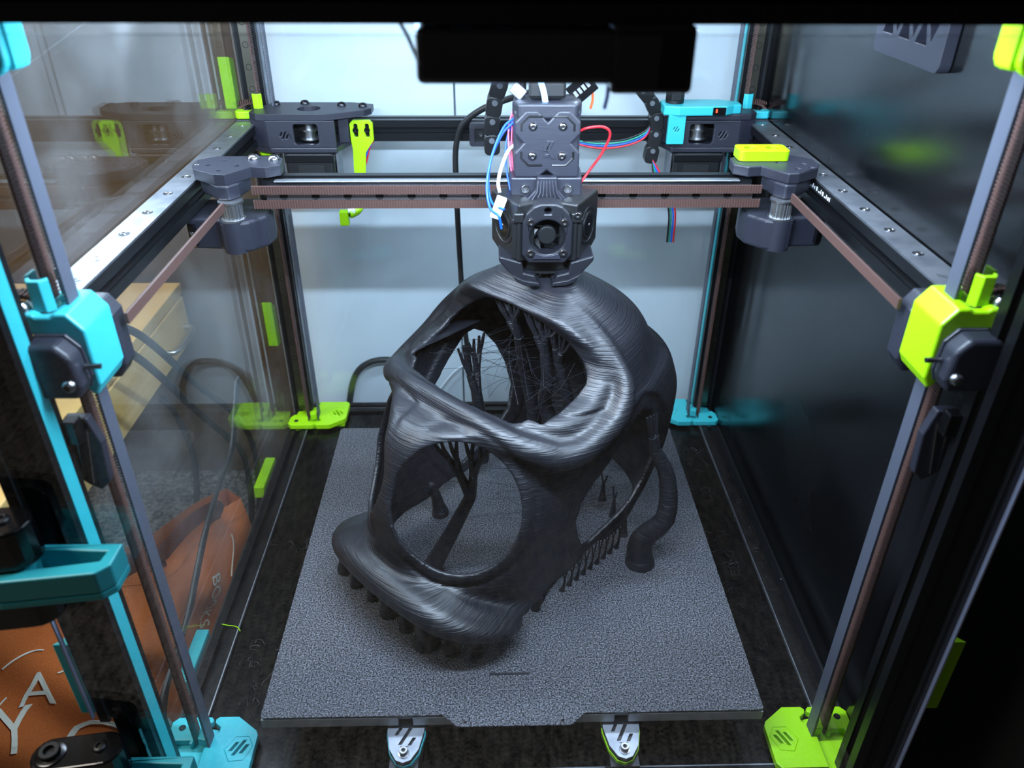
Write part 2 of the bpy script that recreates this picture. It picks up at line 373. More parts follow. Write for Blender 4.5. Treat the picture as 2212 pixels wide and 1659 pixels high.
# ------------------------------------------------------------------ printer frame
def profile(k=1.):
    side = [(-10, 10), (-3.1, 10), (-3.1, 8.1), (-5.4, 8.1), (-2.6, 4.4), (2.6, 4.4), (5.4, 8.1), (3.1, 8.1), (3.1, 10)]
    out = []
    for q in range(4):
        a = -q * math.pi / 2; ca, sa = math.cos(a), math.sin(a)
        out += [(x * ca - y * sa, x * sa + y * ca) for x, y in side]
    return out
PROF = profile()
def extr(name, parent, axis, a, b, c, material='black_anodised'):
    """2020 slotted extrusion along an axis between a and b, centred on c (the two other axes in cyclic order)"""
    return MB().prism([(x + c[0], y + c[1]) for x, y in PROF], a, b, axis).build(name, material, parent)
FY, RY, ZB, ZT = -207., 306.6, -70., 469.
frame = root('printer_frame', 'black aluminium 3D printer frame with corner posts, belts and panels', 'printer', (0, 50, ZF))
for x in (-245, 245):
    for y in (FY + 10, RY - 10): extr('corner_post', frame, 2, ZB, ZT, (x, y))
    extr('bottom_rail', frame, 1, FY + 20, RY - 20, (-60, x)); extr('top_rail', frame, 1, FY + 20, RY - 20, (ZT - 10, x))
for y in (FY + 10, RY - 10):
    extr('bottom_rail', frame, 0, -235, 235, (y, -60)); extr('top_rail', frame, 0, -235, 235, (y, ZT - 10))
speckle('deck_black', (4, 4, 5), (13, 13, 14), 240, .24, .55, .8, .01)
MATS['deck_black'].node_tree.nodes['Principled BSDF'].inputs['Specular IOR Level'].default_value = .22
MB().box(-235, 235, FY + 20, RY - 20, -57, -53).build('deck_panel', 'deck_black', frame)
for x in (-234.6, 234.6): MB().box(x - .5, x + .5, FY + 20, RY - 20, -52.6, -49.6).build('deck_edge_strip', 'brushed_steel', frame)
MB().box(-235, 235, FY + 19.4, FY + 20.4, -52.6, -49.6).build('deck_edge_strip', 'brushed_steel', frame)
for x in (-1, 1):
    for y in (FY + 40, RY - 40): MB().lathe([(16, ZF), (16, -140), (12, ZB)], (x * 220, y, 0), 2, 18).build('foot', 'rubber', frame, smooth=40)
MB().box(-255, 255, FY, RY, -138, ZB - .5).build('base_skirt', 'black_plastic', frame, bevel=2)
MB().box(-260.5, -257, FY, RY, ZB, ZT).build('side_panel', 'clear_acrylic', frame)['label'] = 'clear acrylic side panel'
MB().box(257, 260.5, FY, RY, ZB, ZT).build('side_panel', 'black_acrylic', frame)['label'] = 'glossy black side panel'
MB().box(-255, 255, RY + 1, RY + 4.5, ZB, ZT).build('rear_panel', 'rear_acrylic', frame)['label'] = 'clear acrylic rear panel'
for x in (-256, 256):                                       # foam tape between panel and posts
    for y in (FY + 10, RY - 10): MB().box(x - .95, x + .95, y - 9, y + 9, ZB, ZT).build('foam_tape', 'rubber', frame)
    MB().box(x - .95, x + .95, FY + 20, RY - 20, ZB + 1, ZB + 19).build('foam_tape', 'rubber', frame)
# slot covers
MB().box(-235.9, -234.2, FY + 4.5, FY + 14.5, -40, 448).build('slot_cover', 'cyan_plastic', frame)
MB().box(234.2, 235.9, RY - 13.5, RY - 6.5, -48, 448).build('slot_cover', 'cyan_plastic', frame)
MB().box(-235.9, -234.2, RY - 13.5, RY - 6.5, -48, 448).build('slot_cover', 'brushed_steel', frame)
# vertical linear rails on the posts
RAILP = [(-4.5, 0), (-4.5, 2.2), (-3.6, 3), (-3.6, 4), (-4.5, 4.8), (-4.5, 6.5), (4.5, 6.5), (4.5, 4.8), (3.6, 4), (3.6, 3), (4.5, 2.2), (4.5, 0)]
for x in (-244.5, 244.5):
    for y, s in ((RY - 20, -1), (FY + 20, 1)):
        r = MB().prism([(x + px, y + s * py) for px, py in RAILP], -42, 444, 2).build('linear_rail', 'dark_steel', frame)
        h = MB()
        for i in range(24):
            z = -30 + i * 20
            if z > 440: break
            h.lathe([(3.0, s * 6.45), (3.0, s * 6.62), (2.5, s * 6.62), (2.3, s * 5.2)], (x, y, z), 1, 14)
        h.build('mounting_holes', 'hole_black', r, smooth=40)
# corner belt covers
def corner_cover(sx, sy, yr, material, label):
    """hexagonal cover with a notch for the belts; modelled for the rear left corner and mirrored"""
    left = [(-253, 0), (-228.5, 0), (-226.4, 2), (-226.4, 4.5), (-234, 8), (-236, 17), (-236.5, 22.5), (-239, 22.5), (-239, 19.5), (-250, 19.5), (-250, 22.5), (-253, 22.5), (-256.5, 17), (-257, 4)]
    right = [(-222.6, 0), (-208, 0), (-192, 12), (-190, 16), (-190, 46), (-193, 50), (-227, 50), (-227, 26), (-222.5, 22), (-222.5, 16), (-219.5, 12.5), (-219.5, 9), (-224.6, 5), (-225, 2.2)]
    wedge = [(-231.5, 13.5), (-225, 14.5), (-225, 24), (-231.5, 22.5)]
    m = Matrix(((sx, 0, 0, 0), (0, sy, 0, yr), (0, 0, 1, 0), (0, 0, 0, 1)))
    pc = root_child('belt_cover', frame, label)
    MB().prism(left, -49, -43, m=m).build('cover_plate', material, pc, bevel=.7)
    hexh = [slit(-205.5, 25, 2.6, 7, -.5), slit(-201.5, 26, 2.6, 12, -.5), slit(-197.5, 27, 2.6, 7, -.5)]
    MB().prism(right, -49, -43, holes=hexh, m=m).build('cover_plate', material, pc, bevel=.5)
    MB().prism(wedge, -45, -37, m=m).build('belt_guide', material, pc, bevel=.5)
    rim = [(-212, 27), (-206, 17), (-196, 17), (-191.5, 25), (-196, 36), (-206, 37)]
    g = MB(); g.tube([tuple(m @ Vector((a, b, -42.9))) for a, b in rim + rim[:1]], .45, 5); g.build('hexagon_ridge', material, pc)
    b = m @ Vector((-248, 9, -43)); MB().lathe([(2.6, 0), (2.6, .25), (2.0, .25), (1.8, .1)], (b.x, b.y, -43), 2, 14).build('screw_hole', 'hole_black', pc)
    MB().prism([(-255, 2), (-192, 12), (-192, 48), (-250, 48), (-255, 20)], -53, -49.2, m=m).build('cover_base', material, pc)
def root_child(name, parent, label=None):
    o = bpy.data.objects.new(name, None); COL.objects.link(o); o.empty_display_size = .01
    bpy.context.view_layer.update(); put(o, parent)
    if label: o['label'] = label
    return o
corner_cover(1, 1, 247.5, 'lime_plastic', 'lime corner cover'); corner_cover(-1, 1, 247.5, 'cyan_plastic', 'cyan corner cover')
corner_cover(1, -1, -144.5, 'cyan_plastic', 'cyan corner cover'); corner_cover(-1, -1, -144.5, 'lime_plastic', 'lime corner cover')
# vertical drive belts: a smooth black run and a toothed brown run in each corner
def belt(name, material, parent, fixed, n_axis, n_sign, w_axis, w, along, a, b, t=1.1, pitch=2.0, tooth=.75):
    """flat belt along an axis with teeth on the n_sign side; fixed = centre (x, y, z)"""
    mb = MB()
    def bx(n0, n1, w0, w1, l0, l1):
        lo = [0, 0, 0]; hi = [0, 0, 0]
        lo[n_axis], hi[n_axis] = fixed[n_axis] + min(n0, n1), fixed[n_axis] + max(n0, n1)
        lo[w_axis], hi[w_axis] = fixed[w_axis] + w0, fixed[w_axis] + w1; lo[along], hi[along] = l0, l1
        mb.box(lo[0], hi[0], lo[1], hi[1], lo[2], hi[2])
    bx(-t / 2, t / 2, -w / 2, w / 2, a, b)
    l = a
    while l < b - 1.1:
        bx(n_sign * t / 2 * .9, n_sign * (t / 2 + tooth), -w / 2, w / 2, l, l + pitch * .55); l += pitch
    return mb.build(name, material, parent)
for sx in (-1, 1):
    for y, xb, y2, w_ in ((-165, 236., -159, 10.5), (270, 236.5, 270, 9)):
        belt('drive_belt', 'black_belt', frame, (sx * 223, y, 0), 0, sx, 1, w_, 2, -56, 446)
        belt('drive_belt', 'brown_belt', frame, (sx * xb, y2, 0), 0, -sx, 1, w_, 2, -56, 446)
# idler housings of the belts at the top front corners
for sx, m_ in ((-1, 'cyan_plastic'), (1, 'lime_plastic')):
    ih = root_child('idler_housing', frame, ('cyan' if sx < 0 else 'lime') + ' belt idler housing')
    poly = rrect(-250, -214, 424, 462, 7)
    MB().prism([(z, x * -sx) for x, z in poly], -176, -171, 1).build('housing_cheek', m_, ih, bevel=1.2)
    MB().prism([(z, x * -sx) for x, z in poly], -159, -154, 1).build('housing_cheek', m_, ih, bevel=1.2)
    MB().prism([(z, x * -sx) for x, z in rrect(-217, -213, 426, 460, 1.9)], -171, -159, 1).build('housing_web', m_, ih)
    MB().cyl((sx * 228, 0, 444), 5.4, -170.5, -159.5, 1, 20).build('idler_pulley', 'steel', ih, smooth=40)
# black electronics box hanging below the front top rail
hb = root('camera_housing', 'black box hanging below the front top rail of the printer', 'housing', (13, FY, 449))
o = MB().box(-41, 36, FY - 2, FY + 24, 427.5, 447.4).build('housing_body', 'gloss_black', hb, bevel=2.5)
MB().box(34, 66, FY - 3, FY + 26, 424.2, 449).build('housing_end', 'gloss_black', hb, bevel=2)
for x in (-30, 20): MB().box(x - 1.5, x + 1.5, FY + 10, FY + 16, 446.5, 449).build('mounting_lug', 'gloss_black', hb)
bolt(hb, (30, FY + 8, 447.4), 1.6, 2, 1, 1.2)
cable('housing_wire', 'thin black wire from the top rail to the black box', [(-47, FY + 6, 449), (-44, FY + 4, 444), (-40, FY + 4, 434)], .7)
cable('tie_end', 'blue cable tie end hanging below the black box', [(35, FY + 10, 425), (34.5, FY + 8, 421), (33.4, FY + 6, 417)], .8, 'blue_heatshrink', cat='cable tie')
# panel clips
def clip(label, poly_yz, x0, x1, material):
    c0 = root('panel_clip', label, 'clip', (x0, sum(p[0] for p in poly_yz) / len(poly_yz), min(p[1] for p in poly_yz)))
    MB().prism(poly_yz, x0, x1, 0).build('clip_body', material, c0, bevel=.8)
    ys = [p[0] for p in poly_yz]; zs = [p[1] for p in poly_yz]; ln = (max(zs) - min(zs)) > (max(ys) - min(ys)); xx = x1 if x1 > -250 and x1 < 250 else (x0 if x0 < 0 else x1)
    if ln: MB().box(xx - .5, xx + .5, min(ys) + 3, max(ys) - 3, min(zs) + 8, max(zs) - 8).build('clip_rib', material, c0, bevel=.3)
    else: MB().box(xx - .5, xx + .5, min(ys) + 8, max(ys) - 8, min(zs) + 3, max(zs) - 3).build('clip_rib', material, c0, bevel=.3)
    return c0
clip('tall lime panel clip outside the clear panel, level with the drive motors', [(276, 312), (291, 310), (291, 356), (276, 360)], -272, -261, 'lime_plastic')
clip('lime panel clip outside the clear panel, midway up the rear post', [(279, 46), (292, 44), (292, 92), (279, 102)], -272, -261, 'lime_plastic')
clip('lime panel clip on the bottom rail near the rear lime cover', [(142, -66), (196, -66), (198, -53), (144, -53)], -272, -261, 'lime_plastic')
clip('cyan panel clip on the bottom rail near the front cyan cover', [(-106, -66), (-52, -66), (-50, -53), (-104, -53)], -272, -261, 'cyan_plastic')
clip('cyan panel clip outside the front post above the lower door hinge', [(-205, 46), (-189, 46), (-189, 100), (-205, 110)], -276, -261.5, 'cyan_plastic')
clip('lime panel clip outside the front post beside the black side panel', [(-205, 36), (-189, 36), (-189, 90), (-205, 100)], 261.5, 278, 'lime_plastic')
# ------------------------------------------------------------------ clear door with hinges
door = root('front_door', 'clear acrylic printer door hung on cyan and black hinges', 'door', (-262, FY - 6, ZB))
HZ = (190., 6.)
pl = [(262, -72), (262, 446), (-264, 446)]
for zc in HZ:
    pl += [(-264, zc + 46)] + [(-264 + 16 + 10 * math.sin(t), zc + 36 + 10 * math.cos(t)) for t in np.linspace(0, math.pi / 2, 6)] + [(-264 + 16 + 10 * math.sin(t), zc - 30 + 10 * math.cos(t)) for t in np.linspace(math.pi / 2, math.pi, 6)] + [(-264, zc - 40)]
pl = [p for p in pl if p[1] > -71] + [(-264, -72)]
pl[0] = (262, 446); pl = [(262, -72)] + pl
_seen = []
for p in pl:
    if not _seen or (abs(p[0] - _seen[-1][0]) + abs(p[1] - _seen[-1][1])) > .01: _seen.append(p)
MB().prism([(z, x) for x, z in _seen], FY - 7, FY - 4, 1).build('door_panel', 'door_acrylic', door)
for x, z0, z1 in ((-263.6, 236, 446), (-263.6, 52, 144), (261.8, -70, 446)):
    MB().box(x - .5, x + .5, FY - 7.1, FY - 3.9, z0, z1).build('panel_edge', 'acrylic_edge', door)
MB().box(-262, -256, FY - 3.9, FY - .2, 45, 446).build('door_seal', 'rubber', door); MB().box(256, 262, FY - 3.9, FY - .2, -60, 446).build('door_seal', 'rubber', door)
for zc in HZ:
    hg = root_child('door_hinge', door)
    out = [(-208, FY - 8), (-208, FY - 24), (-214, FY - 30), (-262, FY - 36), (-306, FY - 34), (-306, FY - 28), (-264, FY - 12), (-258, FY - 8)]
    p1 = [(-214, FY - 14), (-215, FY - 21), (-250, FY - 27), (-250, FY - 12)]
    p2 = [(-255, FY - 16), (-255, FY - 28), (-284, FY - 30)]
    MB().prism(out, zc - 10, zc - 5).build('hinge_floor', 'cyan_plastic', hg, bevel=1)
    MB().prism(out, zc - 5, zc + 9, holes=[p1, p2]).build('hinge_arm', 'cyan_plastic', hg, bevel=.9)
    for z0, z1 in ((zc + 10, zc + 34), (zc - 30, zc - 11)):
        kn = [(-256 + 12 * math.cos(t), FY - 18 + 12 * math.sin(t)) for t in np.linspace(-math.pi / 2, math.pi / 2, 9)] + [(-286 + 12 * math.cos(t), FY - 22 + 12 * math.sin(t)) for t in np.linspace(math.pi / 2, 3 * math.pi / 2, 9)]
        k = MB().prism(kn, z0, z1).build('hinge_knuckle', 'gloss_black', hg, bevel=1.6, seg=3)
        if z0 > zc:
            bolt(k, (-286, FY - 22, z1), 6.2, 2, 1, 4.2, 'black_plastic', 'cap'); MB().lathe([(9, 0), (9, 1.0), (7.6, 1.4)], (-286, FY - 22, z1 - .2), 2, 20).build('washer', 'gloss_black', k, smooth=40)
            bolt(k, (-258, FY - 18, z1), 4.4, 2, 1, 2.0, 'black_plastic', 'button')
# ------------------------------------------------------------------ the printed helmet (implicit surface, meshed once)
HA = math.radians(46.0)
HS = np.array([math.cos(HA), -math.sin(HA)]); HF = np.array([-math.sin(HA), -math.cos(HA)])
def h2w(s, f, z): return (HS[0] * s + HF[0] * f, HS[1] * s + HF[1] * f, z)
def pchip(x, xp, fp):
    """monotone cubic; fp may be (k,) or (k, m)"""
    xp = np.asarray(xp, float); fp = np.asarray(fp, float); h = np.diff(xp); hh = h if fp.ndim == 1 else h[:, None]
    d = np.diff(fp, axis=0) / hh; m = np.zeros_like(fp)
    s = d[:-1] * d[1:]; m[1:-1] = np.where(s > 0, 2 * s / (d[:-1] + d[1:] + np.where(s > 0, 0, 1)), 0)
    m[0] = d[0]; m[-1] = d[-1]
    x = np.clip(x, xp[0], xp[-1]); i = np.clip(np.searchsorted(xp, x) - 1, 0, len(xp) - 2)
    t = (x - xp[i]) / h[i]
    if fp.ndim > 1: t = t[:, None]; H = h[i][:, None]
    else: H = h[i]
    return (2 * t ** 3 - 3 * t ** 2 + 1) * fp[i] + (t ** 3 - 2 * t ** 2 + t) * H * m[i] + (-2 * t ** 3 + 3 * t ** 2) * fp[i + 1] + (t ** 3 - t ** 2) * H * m[i + 1]
def smin(a, b, k):
    h = np.clip(.5 + .5 * (b - a) / k, 0, 1); return b * (1 - h) + a * h - k * h * (1 - h)
def poly_sdf(px, py, poly):
    d = np.full(px.shape, 1e9); ins = np.zeros(px.shape, bool); n = len(poly)
    for i in range(n):
        ax, ay = poly[i]; bx, by = poly[i - 1]
        ex, ey = bx - ax, by - ay; wx, wy = px - ax, py - ay
        t = np.clip((wx * ex + wy * ey) / (ex * ex + ey * ey), 0, 1)
        d = np.minimum(d, (wx - ex * t) ** 2 + (wy - ey * t) ** 2)
        c1 = (ay > py) != (by > py)
        with np.errstate(divide='ignore', invalid='ignore'):
            ins ^= c1 & (px < (bx - ax) * (py - ay) / (by - ay + 1e-12) + ax)
    return np.where(ins, -1, 1) * np.sqrt(d)
def tube_sdf(X, Y, Z, path, rad):
    d = np.full(X.shape, 1e9)
    for (a, b, ra, rb) in zip(path[:-1], path[1:], rad[:-1], rad[1:]):
        e = np.array(b) - np.array(a); wx, wy, wz = X - a[0], Y - a[1], Z - a[2]
        t = np.clip((wx * e[0] + wy * e[1] + wz * e[2]) / (e @ e), 0, 1)
        d = np.minimum(d, np.sqrt((wx - e[0] * t) ** 2 + (wy - e[1] * t) ** 2 + (wz - e[2] * t) ** 2) - (ra + (rb - ra) * t))
    return d
TH = np.radians([0, 5, 10, 20, 30, 40, 60, 90, 120, 150, 180])
ZL = [0, 20, 60, 100, 140, 163, 173, 180, 210, 230, 245, 256]
RT = np.array([
    [128, 128, 128, 126, 122, 118, 88, 76, 84, 98, 104],
    [134, 134, 134, 131, 126, 120, 90, 78, 87, 103, 110],
    [149, 149, 146, 140, 133, 125, 99, 86, 98, 118, 127],
    [152.5, 152.5, 146, 135, 129, 125, 105, 94, 106, 129, 139],
    [142, 140.5, 133.5, 123.5, 118, 114, 105, 99, 109, 132, 142],
    [133, 132, 126, 116.5, 108, 102, 102, 99, 106, 126, 135],
    [121, 121, 118, 110, 99, 95, 99, 98, 103, 121, 130],
    [80, 80, 80, 83, 86, 89, 96, 94, 97, 111, 120],
    [52, 53, 54, 58, 62, 68, 80, 80, 85, 92, 99],
    [29, 29, 30, 34, 38, 44, 56, 60, 64, 66, 71],
    [12, 12, 13, 15, 18, 22, 32, 37, 42, 42, 45],
    [-14, -14, -13, -11, -8, -5, 5, 16, 22, 23, 25]], float)
FC = -20.0
# front face of the goggle frame (f as a function of height) and the window cut in it (s, z)
FZ = [177, 181, 188, 197, 206, 216, 227, 235, 245, 256]
FV = [150, 30, 8, -6, -11, -10, -3, 2, -16, -40]
WIN = [(0, 160), (30, 160), (50, 161), (60, 164), (68, 172), (73, 183), (73, 193), (68, 200), (60, 207), (48, 216), (32, 226), (16, 232), (0, 233)]
HOOD = [(0, 71, 179), (30, 70, 178), (50, 66, 174), (66, 60, 169), (78, 52, 165), (89, 40, 160), (97, 22, 162), (100, -6, 174), (96, -21, 190), (85, -25, 205), (68, -24, 221), (46, -21, 232), (22, -19, 239), (0, -19, 241)]
EAR = [(-37, 158), (-20, 143), (-5, 128), (6, 118), (14, 106), (18, 88), (7, 62), (-5, 42), (-14, 38), (-26, 42), (-43, 48), (-66, 58), (-78, 68), (-86, 90), (-82, 114), (-73, 136), (-60, 153), (-47, 161)]
CHK = np.array([45.5, 99.9, 120.6]); CHN = np.array([.607, .749, .267]); CHN /= np.linalg.norm(CHN)
CHH = np.array([.7768, -.6297, 0]); CHV = np.cross(CHN, CHH); CHR = 46.
def port(X):
    """height over the port plane and radius scaled so that the oval rim is at CHR"""
    h = X @ CHN; return h, np.sqrt((X @ CHH / 47.) ** 2 + (X @ CHV / 51.6) ** 2) * CHR
LIP = [(0, 138, 50), (25, 137, 49), (50, 133, 46), (68, 124, 40), (81, 110, 33), (88, 93, 26), (88, 80, 22)]
def helmet_mesh(h=1.4):
    s = np.arange(-1.5 * h, 122, h); f = np.arange(-196, 164, h); z = np.arange(6, 256, h)
    S, F, Z = np.meshgrid(s, f, z, indexing='ij')
    aS = np.abs(S)
    th = np.arctan2(aS, F - FC); r = np.sqrt(S ** 2 + (F - FC) ** 2)
    zt = pchip(z, ZL, RT)                                          # (nz, nth)
    tf = np.linspace(0, math.pi, 361); tab = pchip(tf, TH, zt.T)   # (361, nz)
    ti = th / math.pi * 360; i0 = np.clip(ti.astype(int), 0, 359); w = ti - i0
    kz = np.broadcast_to(np.arange(len(z)), S.shape)
    R = tab[i0, kz] * (1 - w) + tab[i0 + 1, kz] * w
    b = r - R
    g = np.gradient(b, h); b = b / np.clip(np.sqrt(g[0] ** 2 + g[1] ** 2 + g[2] ** 2), .7, 14)
    # brow and goggle frame
    ff = np.interp(z, FZ, FV)[None, None, :] - .01 * np.clip(aS - 60, 0, None) ** 2 + 30 * np.clip(1 - (aS / 66) ** 2, 0, 1) * np.clip((194 - Z) / 12, 0, 1)
    ff_off = F - ff
    m = (Z > 170) & (F > -90); ffz = np.interp(z, FZ, FV); ffd = (F - ff) / np.sqrt(1 + np.gradient(ffz, h)[None, None, :] ** 2); b[m] = -smin(-b[m], -ffd[m], 6)
    m = (Z > 110) & (F > -90) & (np.abs(b) < 34)
    fr = [tuple(p) for p in spline(HOOD, 4)]
    rad = np.interp(np.arange(len(fr)), [0, 8, 18, 30, 40, 52], [7, 8, 10, 8, 4, 4])
    b[m] = smin(b[m], tube_sdf(aS[m], F[m], Z[m], fr, rad), 7)
    # chin bumper
    m = (Z < 95) & (F > 40)
    lp = [tuple(p) for p in spline(LIP, 4)]; lr = np.interp(np.arange(len(lp)), [0, 10, 18, 24], [11.5, 10.5, 6.5, 3])
    d = np.full(m.sum(), 1e9); Sm, Fm, Zm = aS[m], F[m], Z[m]
    d = tube_sdf(Sm, Fm, Zm, lp, lr); b[m] = smin(b[m], d, 5)
    d = tube_sdf(Sm, Fm, Zm, [(p[0] * .93, p[1] - 14, p[2] + 3) for p in lp], lr * .8); b[m] = smin(b[m], d, 12)
    # raised ring round each cheek port
    m = (Z > 50) & (Z < 192) & (F > 30)
    X = np.stack([aS[m], F[m], Z[m]], -1) - CHK; hgt, rc = port(X)
    ring = np.exp(-((rc - (CHR + 4)) / 4) ** 4) * .7 * np.clip((aS[m] - 14) / 10, 0, 1) - np.exp(-((rc - (CHR + 9.5)) / 1.8) ** 2) * 1.3
    b[m] -= ring * (np.abs(hgt) < 40) * np.clip((aS[m] - 5) / 8, 0, 1) * np.clip((184 - Z[m]) / 8, 0, 1)
    # stepped recess round each ear port
    m = (aS > 45) & (F < 60) & (Z < 190)
    ed = poly_sdf(F[m], Z[m], EAR)
    b[m] += 2.4 * np.clip((15 - ed) / 3, 0, 1)
    ear_m, ear_d = m, ed
    shell = np.maximum(b, -(b + 4.2))
    shell = np.maximum(shell, (15 + np.clip((75 - F) * .14, -2, 14)) - Z)
    shell = np.maximum(shell, Z - 248.5)
    # ports
    v = shell[ear_m]; shell[ear_m] = np.maximum(v, -ear_d)
    m = (Z > 50) & (Z < 192) & (F > 20)
    X = np.stack([aS[m], F[m], Z[m]], -1) - CHK; hgt, rc = port(X)
    shell[m] = np.maximum(shell[m], -np.maximum(np.maximum(rc - CHR, np.maximum(-22 - hgt, hgt - 40)), np.maximum(6 - aS[m], Z[m] - 174.5)))
    m = (Z > 140) & (F > -60)
    wp = WIN + [(-a, c) for a, c in WIN[-2:0:-1]]
    shell[m] = np.maximum(shell[m], -np.maximum(poly_sdf(aS[m], Z[m], wp), np.maximum(-45 - F[m], F[m] - (58 - .0022 * aS[m] ** 2 - .1 * np.clip(aS[m] - 52, 0, 9) ** 2))))
    return s, f, z, shell
def surface_nets(s, f, z, D):
    nx, ny, nz = D.shape; neg = D < 0; cells = np.zeros((nx - 1, ny - 1, nz - 1), np.int8)
    corners = [(i, j, k) for i in (0, 1) for j in (0, 1) for k in (0, 1)]
    for (i, j, k) in corners: cells += neg[i:nx - 1 + i, j:ny - 1 + j, k:nz - 1 + k]
    act = (cells > 0) & (cells < 8); ids = -np.ones(act.shape, np.int64); ci = np.argwhere(act); ids[act] = np.arange(len(ci))
    acc = np.zeros((len(ci), 3)); cnt = np.zeros(len(ci))
    for a in corners:
        for ax in range(3):
            if a[ax]: continue
            b2 = list(a); b2[ax] = 1
            va = D[ci[:, 0] + a[0], ci[:, 1] + a[1], ci[:, 2] + a[2]]; vb = D[ci[:, 0] + b2[0], ci[:, 1] + b2[1], ci[:, 2] + b2[2]]
            x = (va < 0) != (vb < 0); t = np.where(x, va / np.where(x, va - vb, 1), 0)
            p = np.tile(np.array(a, float), (len(ci), 1)); p[:, ax] += t
            acc += p * x[:, None]; cnt += x
    vv = (ci + acc / cnt[:, None]); h = s[1] - s[0]
    V = np.stack([s[0] + vv[:, 0] * h, f[0] + vv[:, 1] * h, z[0] + vv[:, 2] * h], -1)
    Q = []
    for ax in range(3):
        sl0 = [slice(1, -1)] * 3; sl1 = [slice(1, -1)] * 3; sl0[ax] = slice(0, -1); sl1[ax] = slice(1, None)
        a, b2 = neg[tuple(sl0)], neg[tuple(sl1)]; e = np.argwhere(a != b2)
        off = [1, 1, 1]; off[ax] = 0; e0 = e + np.array(off); inside = a[tuple(e.T)]
        u, w = [(1, 2), (2, 0), (0, 1)][ax]
        def cid(du, dw):
            q = e0.copy(); q[:, u] += du; q[:, w] += dw; return ids[q[:, 0], q[:, 1], q[:, 2]]
        quad = np.stack([cid(-1, -1), cid(0, -1), cid(0, 0), cid(-1, 0)], -1)
        quad = np.where(inside[:, None], quad, quad[:, ::-1]); Q.append(quad)
    return V, np.concatenate(Q)
def np_mesh(name, V, Q):
    me = bpy.data.meshes.new(name); me.vertices.add(len(V)); me.vertices.foreach_set('co', (V * U).astype(np.float32).ravel())
    me.loops.add(Q.size); me.loops.foreach_set('vertex_index', Q.astype(np.int32).ravel())
    me.polygons.add(len(Q)); me.polygons.foreach_set('loop_start', np.arange(0, Q.size, 4, dtype=np.int32))
    me.update(calc_edges=True); me.validate(); return me
def build_helmet():
    s, f, z, D = helmet_mesh()
    V, Q = surface_nets(s, f, z, D)
    # mirror the half that was computed
    keep = (V[Q][:, :, 0].mean(1) > 0); Q = Q[keep]
    used = np.unique(Q); mp = -np.ones(len(V), np.int64); mp[used] = np.arange(len(used)); V = V[used]; Q = mp[Q]
    V[:, 0] = np.where(V[:, 0] < .9 * (s[1] - s[0]), np.maximum(V[:, 0], 0), V[:, 0])
    V2 = V.copy(); V2[:, 0] *= -1
    # light smoothing of the voxel steps
    VV = np.concatenate([V, V2]); QQ = np.concatenate([Q, Q[:, ::-1] + len(V)])
    wv = np.stack([HS[0] * VV[:, 0] + HF[0] * VV[:, 1], HS[1] * VV[:, 0] + HF[1] * VV[:, 1], VV[:, 2]], -1)
    QQ = QQ[:, ::-1]                                               # the local frame is left-handed
    me = np_mesh('helmet_shell', wv, QQ)
    bm = bmesh.new(); bm.from_mesh(me); bmesh.ops.remove_doubles(bm, verts=bm.verts, dist=.9 * U)
    for _ in range(2): bmesh.ops.smooth_vert(bm, verts=bm.verts, factor=.4, use_axis_x=True, use_axis_y=True, use_axis_z=True)
    bm.to_mesh(me); bm.free()
    me.shade_smooth(); me.set_sharp_from_angle(angle=math.radians(50))
    return me
def helmet_material():
    m = bpy.data.materials.new('black_filament'); m.use_nodes = True; N = m.node_tree.nodes; L = m.node_tree.links; p = N['Principled BSDF']
    p.inputs['Base Color'].default_value = lin((24, 25, 31)); p.inputs['Roughness'].default_value = .42; p.inputs['Specular IOR Level'].default_value = .55
    tc = N.new('ShaderNodeTexCoord')
    def noise(scale, detail):
        mp = N.new('ShaderNodeMapping'); mp.inputs['Scale'].default_value = scale
        nz = N.new('ShaderNodeTexNoise'); nz.inputs['Scale'].default_value = 1; nz.inputs['Detail'].default_value = detail
        L.new(tc.outputs['Object'], mp.inputs['Vector']); L.new(mp.outputs[0], nz.inputs['Vector']); return nz
    a = noise((30, 30, 1300), 2); b = noise((10, 10, 420), 3)
    add = N.new('ShaderNodeMath'); add.operation = 'ADD'; L.new(a.outputs[0], add.inputs[0]); L.new(b.outputs[0], add.inputs[1])
    bp = N.new('ShaderNodeBump'); bp.inputs['Strength'].default_value = .85; bp.inputs['Distance'].default_value = .6 * U
    L.new(add.outputs[0], bp.inputs['Height']); L.new(bp.outputs[0], p.inputs['Normal'])
    MATS['black_filament'] = m
helmet_material()
helmet = root('helmet_print', 'black 3D printed helmet with goggle window standing on the print bed', 'helmet', (0, 0, 0))
_me = build_helmet(); _me.materials.append(MATS['black_filament'])
_o = bpy.data.objects.new('helmet_shell', _me); COL.objects.link(_o); put(_o, helmet)

